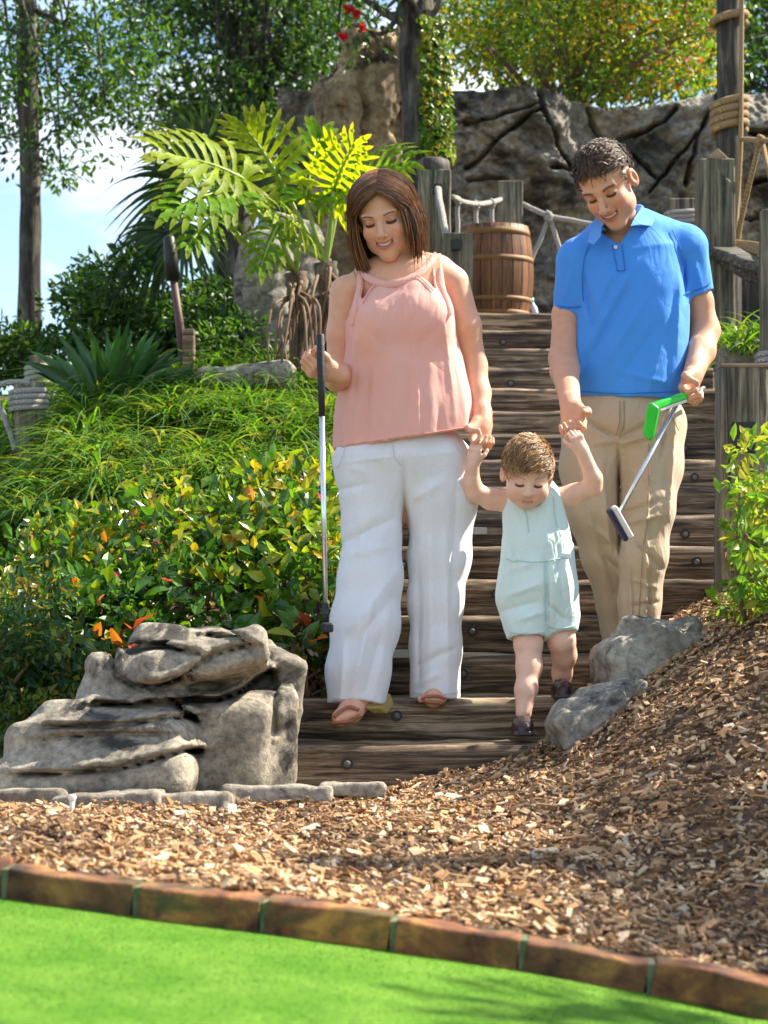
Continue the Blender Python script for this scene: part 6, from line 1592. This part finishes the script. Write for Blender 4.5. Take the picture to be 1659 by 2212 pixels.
# split-leaf philodendron: each leaf a part
M['phil'] = m_leaf("philodendron_leaf", 0.58, 0.5, spec=0.2)
def phil_leaf(e, root, att, tip, width, col, nl=9, droop=0.25, face=(0, -0.8, 0.6)):
    width *= 0.82; att, tip = np.array(att), np.array(tip); d = tip - att; L = np.linalg.norm(d); d = unit(d); fn = np.array(face, float); fn = unit(fn - d * (fn @ d)); sd = np.cross(d, fn)
    Cs, Ss, Ws = [], [], []; T = np.linspace(0, 1, 9)
    mid = att + d * (L * T)[:, None] - np.array([0, 0, 1]) * (droop * L * 0.45 * T ** 2)[:, None] + fn * (0.05 * L * np.sin(T * 3.1))[:, None]
    for q in (-1, 1):
        for i in range(nl):
            t0 = -0.10 + 0.98 * i / (nl - 1); b = att + (np.array([np.interp(np.clip(t0, 0, 1), T, mid[:, k]) for k in range(3)]) - att)
            wl_ = width * (0.55 + 0.55 * math.sin(math.pi * (0.30 + 0.62 * i / (nl - 1)))) * rng.uniform(.86, 1.12)
            ang = math.radians(np.interp(i, [0, 2, nl - 1], [128, 88, 24])) + rng.normal(0, 0.06)
            dl = d * math.cos(ang) + sd * q * math.sin(ang) + fn * 0.12
            wav = np.sin(T * 3.3 + 0.4) * 0.12 * q
            c = b + dl * (wl_ * T)[:, None] + d * (wl_ * 0.22 * T ** 2)[:, None] - np.array([0, 0, 1]) * (wl_ * droop * T ** 2)[:, None] + fn * (wl_ * 0.10 * np.sin(T * 3.1))[:, None]
            Cs.append(c); s_ = unit(np.cross(dl, fn)); Ss.append(s_)
            ww = L * 0.040 * np.array([0.9, 0.75, 0.8, 1.25, 0.95, 1.25, 0.85, 0.75, 0.10]) * rng.uniform(.85, 1.2)
            Ws.append(ww)
            for m_ in (3, 5):      # side lobes
                for q2 in (-1, 1):
                    if rng.random() < 0.75:
                        d2 = unit(dl * 0.75 + s_ * q2 * 0.7); c2 = c[m_] + d2 * (wl_ * 0.20 * T)[:, None] - np.array([0, 0, 1]) * (wl_ * 0.06 * T ** 2)[:, None]
                        Cs.append(c2); Ss.append(unit(np.cross(d2, fn))); Ws.append(L * 0.026 * np.array([1, 1, 1, 1, 1, .95, .8, .6, .1]))
    Cs.append(mid); Ss.append(sd); Ws.append(np.full(9, L * 0.06) * np.linspace(1, .4, 9))
    V, Q = ribbons(np.array(Cs), np.array(Ss), np.array(Ws), 0.18)
    cc = np.array(col) * rng.uniform(.75, 1.25, (len(Cs), 1)); C = rep(cc, 27).reshape(len(Cs), 9, 3, 3); C[:, 6:] = C[:, 6:] * 0.55 + np.array((0.30, 0.30, 0.03)) * 0.45
    lf = mk("leaf", V, Q, M['phil'], e, True, C.reshape(-1, 3))
    mb = MB(); mb.tube(mid + fn * 0.004, list(np.linspace(0.008, 0.003, 9)), 6); mb.build("midrib", M['leaf_stalk2'], lf, True)
    mb = MB(); mb.tube(spline([root, (root + att) / 2 + [0, -0.02, -0.03], att], 12), list(np.linspace(0.017, 0.009, 12)), 8); mb.build("leaf_stalk", M['leaf_stalk2'], lf, True)
M['leaf_stalk2'] = m_plain("pale_stalk", (0.26, 0.36, 0.08), 0.4, 0.25, 20, 0.0)
PG = (0.15, 0.31, 0.01); PY = (0.30, 0.40, 0.012)
ph = empty("philodendron", P(680, 800, 10.1), "big split-leaf plant with arching yellow-green leaves behind the woman", "plant")
for (u, v, ub, vb_, y) in ((703, 568, 712, 800, 10.1), (638, 590, 650, 800, 10.0)):
    c = spline([P(ub, vb_, y), P((u + ub) / 2 + 8, (v + vb_) / 2, y), P(u, v, y)], 22); mb = MB(); mb.tube(c, list(0.046 + 0.012 * np.abs(np.sin(np.arange(22) * 1.9))), 12); mb.build("stem", M['bark'], ph, True)
    for j in range(14):
        s0 = P(u + rng.uniform(-18, 18), v + rng.uniform(10, 90), y - 0.05); e_ = P(u + rng.uniform(-60, 50), 800 + rng.uniform(-10, 20), y - rng.uniform(.05, .3))
        mb = MB(); limb(mb, [s0, s0 * 0.6 + e_ * 0.4 + [rng.uniform(-.06, .06), -0.05, 0.06], e_], 0.009, 0.005, 9, 6); mb.build("aerial_root", M['root'] if 'root' in M else M['twig'], ph, True)
s2, s1 = P(703, 562, 10.1), P(638, 584, 10.0)
phil_leaf(ph, s2, P(525, 388, 9.9), P(345, 320, 9.7), 0.30, PY, 10, 0.22, (0.1, -0.75, 0.65))
phil_leaf(ph, s2, P(510, 415, 9.8), P(360, 440, 9.5), 0.26, PG, 10, 0.3, (0.0, -0.8, 0.55))
phil_leaf(ph, s2, P(610, 395, 10.0), P(530, 270, 10.1), 0.25, PY, 9, 0.1, (-0.1, -0.8, 0.55))
phil_leaf(ph, s1, P(470, 468, 9.7), P(400, 520, 9.45), 0.17, PG, 8, 0.3, (0.2, -0.8, 0.5))
phil_leaf(ph, s2, P(660, 425, 10.0), P(690, 280, 10.2), 0.22, PG, 9, 0.1, (0.1, -0.9, 0.3))
phil_leaf(ph, s2, P(722, 410, 10.0), P(770, 290, 9.8), 0.24, PY, 9, 0.25, (0.2, -0.8, 0.55))
phil_leaf(ph, s2, P(735, 400, 10.1), P(890, 330, 9.9), 0.26, PG, 10, 0.35, (0.1, -0.75, 0.65))
phil_leaf(ph, s1, P(600, 490, 9.8), P(560, 570, 9.6), 0.15, PG, 8, 0.3, (0.1, -0.9, 0.4))
phil_leaf(ph, s1, P(650, 500, 9.9), P(570, 440, 9.6), 0.18, PY, 8, 0.3, (0.1, -0.85, 0.5))

# strap-leaved dark plant
sp = empty("strap_plant", P(245, 900, 10.2), "dark green plant with broad upright strap leaves left of the torch", "plant")
b0 = P(240, 882, 9.75)
for j in range(46):
    a = rng.uniform(-0.95, 0.95); yb = rng.uniform(-.5, .5); L = rng.uniform(.26, .42); T = np.linspace(0, 1, 10)
    d = unit(np.array([math.sin(a), yb * 0.7, math.cos(a) * 0.95 + .15])); c = b0 + [0.10 * math.sin(a), yb * .1, 0] + d * (L * T)[:, None] - np.array([0, 0, 1]) * (0.30 * L * abs(math.sin(a)) * T ** 2.5)[:, None] + np.array([math.copysign(.1, a), 0, 0]) * (L * T ** 2)[:, None]
    V, Q = ribbons(c[None], unit(np.cross(d, [0.1, -1, 0.3]))[None], (0.026 * np.interp(T, [0, .3, .7, 1], [.5, 1, .8, .05]))[None], 0.3)
    mk("leaf", V, Q, M['leaf_gloss'], sp, True, rep(np.array([(0.022, 0.085, 0.018)]) * rng.uniform(.7, 1.6), len(V)))

# arching grass over the bank
def grass(name, label, pts, Lr, wd, pal, arch=0.8, kind="stuff", per=1):
    n = len(pts); T = np.linspace(0, 1, 8); a = rng.uniform(0, 2 * np.pi, n); L = rng.uniform(*Lr, n)
    d = np.stack([np.cos(a) * .62, np.sin(a) * .62, np.full(n, 1.0)], 1) + rng.normal(0, .22, (n, 3)); d = unit(d)
    out = np.stack([np.cos(a), np.sin(a), 0 * a], 1)
    C = pts[:, None] + d[:, None] * (L[:, None] * T)[..., None] + out[:, None] * (L[:, None] * .35 * T ** 2)[..., None] - np.array([0, 0, 1]) * (arch * L[:, None] * T ** 2.2 * rng.uniform(.6, 1.2, (n, 1)))[..., None]
    side = unit(np.cross(d, out)); W = wd * np.interp(T, [0, .4, 1], [.7, 1, .06])[None] * rng.uniform(.7, 1.3, (n, 1))
    V, Q = ribbons(C, side, W, .3); cc = pal[rng.integers(0, len(pal), n)] * rng.uniform(.7, 1.3, (n, 1))
    o = mk(name, V, Q, M['blade'], None, True, rep(cc, 24)); return tag(o, label, "grass", kind=kind)
GR = np.array([(0.07, 0.19, 0.02), (0.11, 0.25, 0.025), (0.16, 0.30, 0.03), (0.045, 0.13, 0.02), (0.24, 0.28, 0.05)])
def bank_pts(n, xlo, xhi, ylo, yhi):
    x = rng.uniform(xlo, xhi, n); y = rng.uniform(ylo, yhi, n)
    k = np.abs(fbm(x, y, 0 * x, 2.2, 2)); x += 0.04 * rng.normal(0, 1, n)
    return np.stack([x, y, hill_z(x, y) - 0.01], 1)
cen = bank_pts(170, -2.1, -0.22, 8.45, 10.4); p1 = np.repeat(cen, 52, 0) + rng.normal(0, 1, (170 * 52, 3)) * [.035, .035, .004]; p1 = p1[(p1[:, 0] > -0.2 * p1[:, 1]) & ~((np.abs(p1[:, 0] + 0.28) < .08) & (p1[:, 1] > 9.8))]
grass("bank_grass", "arching green ornamental grass covering the left bank", p1, (.24, .48), .0055, GR, 0.95)
p2 = np.array([P(rng.uniform(1570, 1680), rng.uniform(745, 775), rng.uniform(8.9, 9.6)) for _ in range(420)])
grass("ornamental_grass", "tuft of arching grass below the rope bridge", p2, (.16, .32), .006, GR, 0.7)
o = rock("bank_rock", [B(1545, 755, 1720, 850, 9.2, .22, .06, (0, 14, 0))], (1.3, 8.85, 1.3), (1.95, 9.6, 1.75), .016, M['rock'], .02, .03, 5, .004, label="mottled rock under the tuft of grass at the right", cat="rock")

# hedge with red and orange leaves
hd_ = empty("hedge", P(400, 1450, 7.3), "rounded leafy hedge with scattered red leaves behind the boulder", "hedge")
def hedge_surface(n, seed):
    r = np.random.default_rng(seed)
    u = r.uniform(-60, 735, n); t_ = r.random(n)
    return u, t_
HC = np.array([(-0.72, 7.55, 0.42), (-0.36, 7.55, 0.50), (-1.05, 7.75, 0.38), (-0.55, 7.2, 0.30), (-0.88, 7.1, 0.26), (-0.30, 7.15, 0.34), (-1.2, 7.25, 0.22)])
HR = np.array([(0.42, 0.55, 0.50), (0.30, 0.50, 0.50), (0.36, 0.45, 0.46), (0.36, 0.42, 0.42), (0.34, 0.36, 0.38), (0.24, 0.36, 0.42), (0.30, 0.36, 0.36)])
def hedge_pts(n):
    k = rng.integers(0, len(HC), n); d = rdir(n, -0.35, 1.0); q = HC[k] + d * HR[k] * (rng.uniform(.80, 1.06, n)[:, None]); q += 0.03 * rng.normal(0, 1, q.shape)
    ins = np.zeros(n, bool)
    for c, r in zip(HC, HR): ins |= (((q - c) / r) ** 2).sum(1) < 0.55
    ok = ~ins & (q[:, 0] < -0.10 - 0.0 * q[:, 1]) & (q[:, 2] > hill_z(q[:, 0], q[:, 1]) - 0.05)
    return q[ok], d[ok]
q, d = hedge_pts(18000); n = len(q)
dr = unit(d * 0.6 + rng.normal(0, .65, (n, 3)) + [0, -0.15, 0.15]); nn = unit(d * .7 + rng.normal(0, .5, (n, 3)) + [0, 0, .5]); sz = rng.uniform(.032, .075, n)
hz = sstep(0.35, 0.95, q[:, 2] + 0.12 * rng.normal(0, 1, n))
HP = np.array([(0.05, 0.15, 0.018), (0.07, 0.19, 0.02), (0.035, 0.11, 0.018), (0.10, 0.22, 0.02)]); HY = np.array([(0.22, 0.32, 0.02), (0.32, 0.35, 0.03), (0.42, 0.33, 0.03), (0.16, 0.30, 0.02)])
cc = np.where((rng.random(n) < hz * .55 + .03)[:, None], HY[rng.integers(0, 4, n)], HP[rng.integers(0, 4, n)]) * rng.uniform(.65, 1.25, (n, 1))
red = rng.random(n) < .022; cc[red] = np.array([(0.5, 0.09, 0.04), (0.55, 0.2, 0.03), (0.45, 0.06, 0.08)])[rng.integers(0, 3, red.sum())]
# the 250 largest-showing leaves nearest the camera are parts of their own
front = np.argsort(q[:, 1] - 3.0 * sz)[:250]; mask = np.ones(n, bool); mask[front] = False
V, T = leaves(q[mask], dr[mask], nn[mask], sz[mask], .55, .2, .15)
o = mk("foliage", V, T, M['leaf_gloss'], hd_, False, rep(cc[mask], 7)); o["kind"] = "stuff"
lm = []
for cset in [HP[0], HP[1], HP[3], HY[0], HY[1], (0.5, 0.09, 0.04), (0.5, 0.17, 0.03)]:
    V, T = leaves(np.zeros((1, 3)), np.array([[1., 0, 0]]), np.array([[0, 0, 1.]]), np.array([1.]), .55, .2, .15)
    o = mk("leaf", V, T, M['leaf_gloss'], hd_, False, np.tile(np.array(cset, float), (7, 1))); lm.append(o)
def place_leaf(src, pos, d_, n_, s_, first):
    o = src if first else src.copy()
    if not first: link(o, hd_)
    d_ = unit(d_); b_ = unit(np.cross(d_, n_)); n2 = np.cross(b_, d_); m4 = Matrix.Identity(4)
    R = np.stack([d_, -b_, n2], 1) * s_
    for i in range(3):
        for j in range(3): m4[i][j] = float(R[i, j])
        m4[i][3] = float(pos[i])
    o.matrix_basis = m4
seen = set()
for j, i in enumerate(front):
    k = rng.choice(7, p=[.29, .23, .12, .08, .05, .14, .09]); place_leaf(lm[k], q[i], dr[i], nn[i], sz[i] * 1.35, k not in seen); seen.add(k)
for k in range(7):
    if k not in seen: place_leaf(lm[k], q[front[0]], dr[front[1]], nn[front[2]], .05, True)
for j in range(24):
    i = rng.integers(0, n); mb = MB(); s0 = np.array([q[i][0] * .7 - .15, 7.5, float(hill_z(np.array(q[i][0]), np.array(7.5)))]); limb(mb, [s0, (s0 + q[i]) / 2 + rng.normal(0, .05, 3), q[i]], .010, .003, 7, 5); mb.build("stem", M['twig'], hd_, True)
# low shady creeper at the far left
shrub("ground_creeper", "low shady creeper at the left edge beside the boulder", [(-60, 1380, 190, 1600, 1), (-60, 1260, 120, 1400, .8), (90, 1450, 210, 1560, .6)], 120, 6.3, 6.9, .09, 60, .035, np.array([(0.045, .12, .05), (.06, .14, .03), (.14, .2, .03), (.03, .09, .035), (.2, .17, .03)]), M['leaf'], P(60, 1560, 6.6))
# brown leafy litter between the hedge and the woman
shrub("low_shrub", "sparse reddish low shrub between the hedge and the steps", [(640, 1330, 712, 1500, 1)], 26, 6.75, 7.0, .07, 40, .03, np.array([(.12, .05, .03), (.06, .14, .02), (.25, .10, .06), (.04, .10, .02), (.35, .25, .2)]), M['leaf_gloss'], P(690, 1520, 6.85), jitter=.8)
# shrub leaning in at the right edge
shrub("leafy_shrub", "light green leafy shrub leaning in at the right edge", [(1590, 950, 1700, 1120, 1), (1600, 1100, 1700, 1300, 1.2), (1560, 1220, 1660, 1330, .7), (1610, 1300, 1700, 1400, .5)], 34, 6.2, 6.9, .055, 34, .045, np.array([(.16, .32, .03), (.24, .36, .04), (.11, .25, .03), (.33, .36, .06)]), M['leaf'], P(1700, 1400, 6.5), stems=16)
# right bank beyond the edge of the picture
p3 = bank_pts(5200, 1.85, 4.6, 7.4, 12.0); p3 = p3[p3[:, 0] > 0.185 * p3[:, 1] + 0.15]
grass("bank_grass", "arching grass on the bank to the right of the steps", p3, (.18, .36), .006, GR, 0.9)
for (bx_, by_, lab) in ((2.35, 8.6, "rounded green shrub on the right bank beyond the thick post"), (3.0, 11.2, "larger green shrub on the right bank beside the rock wall")):
    bz_ = float(hill_z(np.array(bx_), np.array(by_))); e = empty("bank_shrub", (bx_, by_, bz_), lab, "shrub", "shrubs on the right bank")
    cl = np.array([(bx_, by_, bz_ + .3)]) + rdir(34, -.3, 1) * rng.uniform(.2, .42, (34, 1)); V, T, C = clump_leaves(cl, np.full(34, .13), 70, .05, MIDG)
    o = mk("foliage", V, T, M['leaf'], e, False, C); o["kind"] = "stuff"
    for q in cl[::6]:
        mb = MB(); limb(mb, [np.array((bx_, by_, bz_)), (np.array((bx_, by_, bz_)) + q) / 2, q], .012, .004, 6, 5); mb.build("stem", M['twig'], e, True)
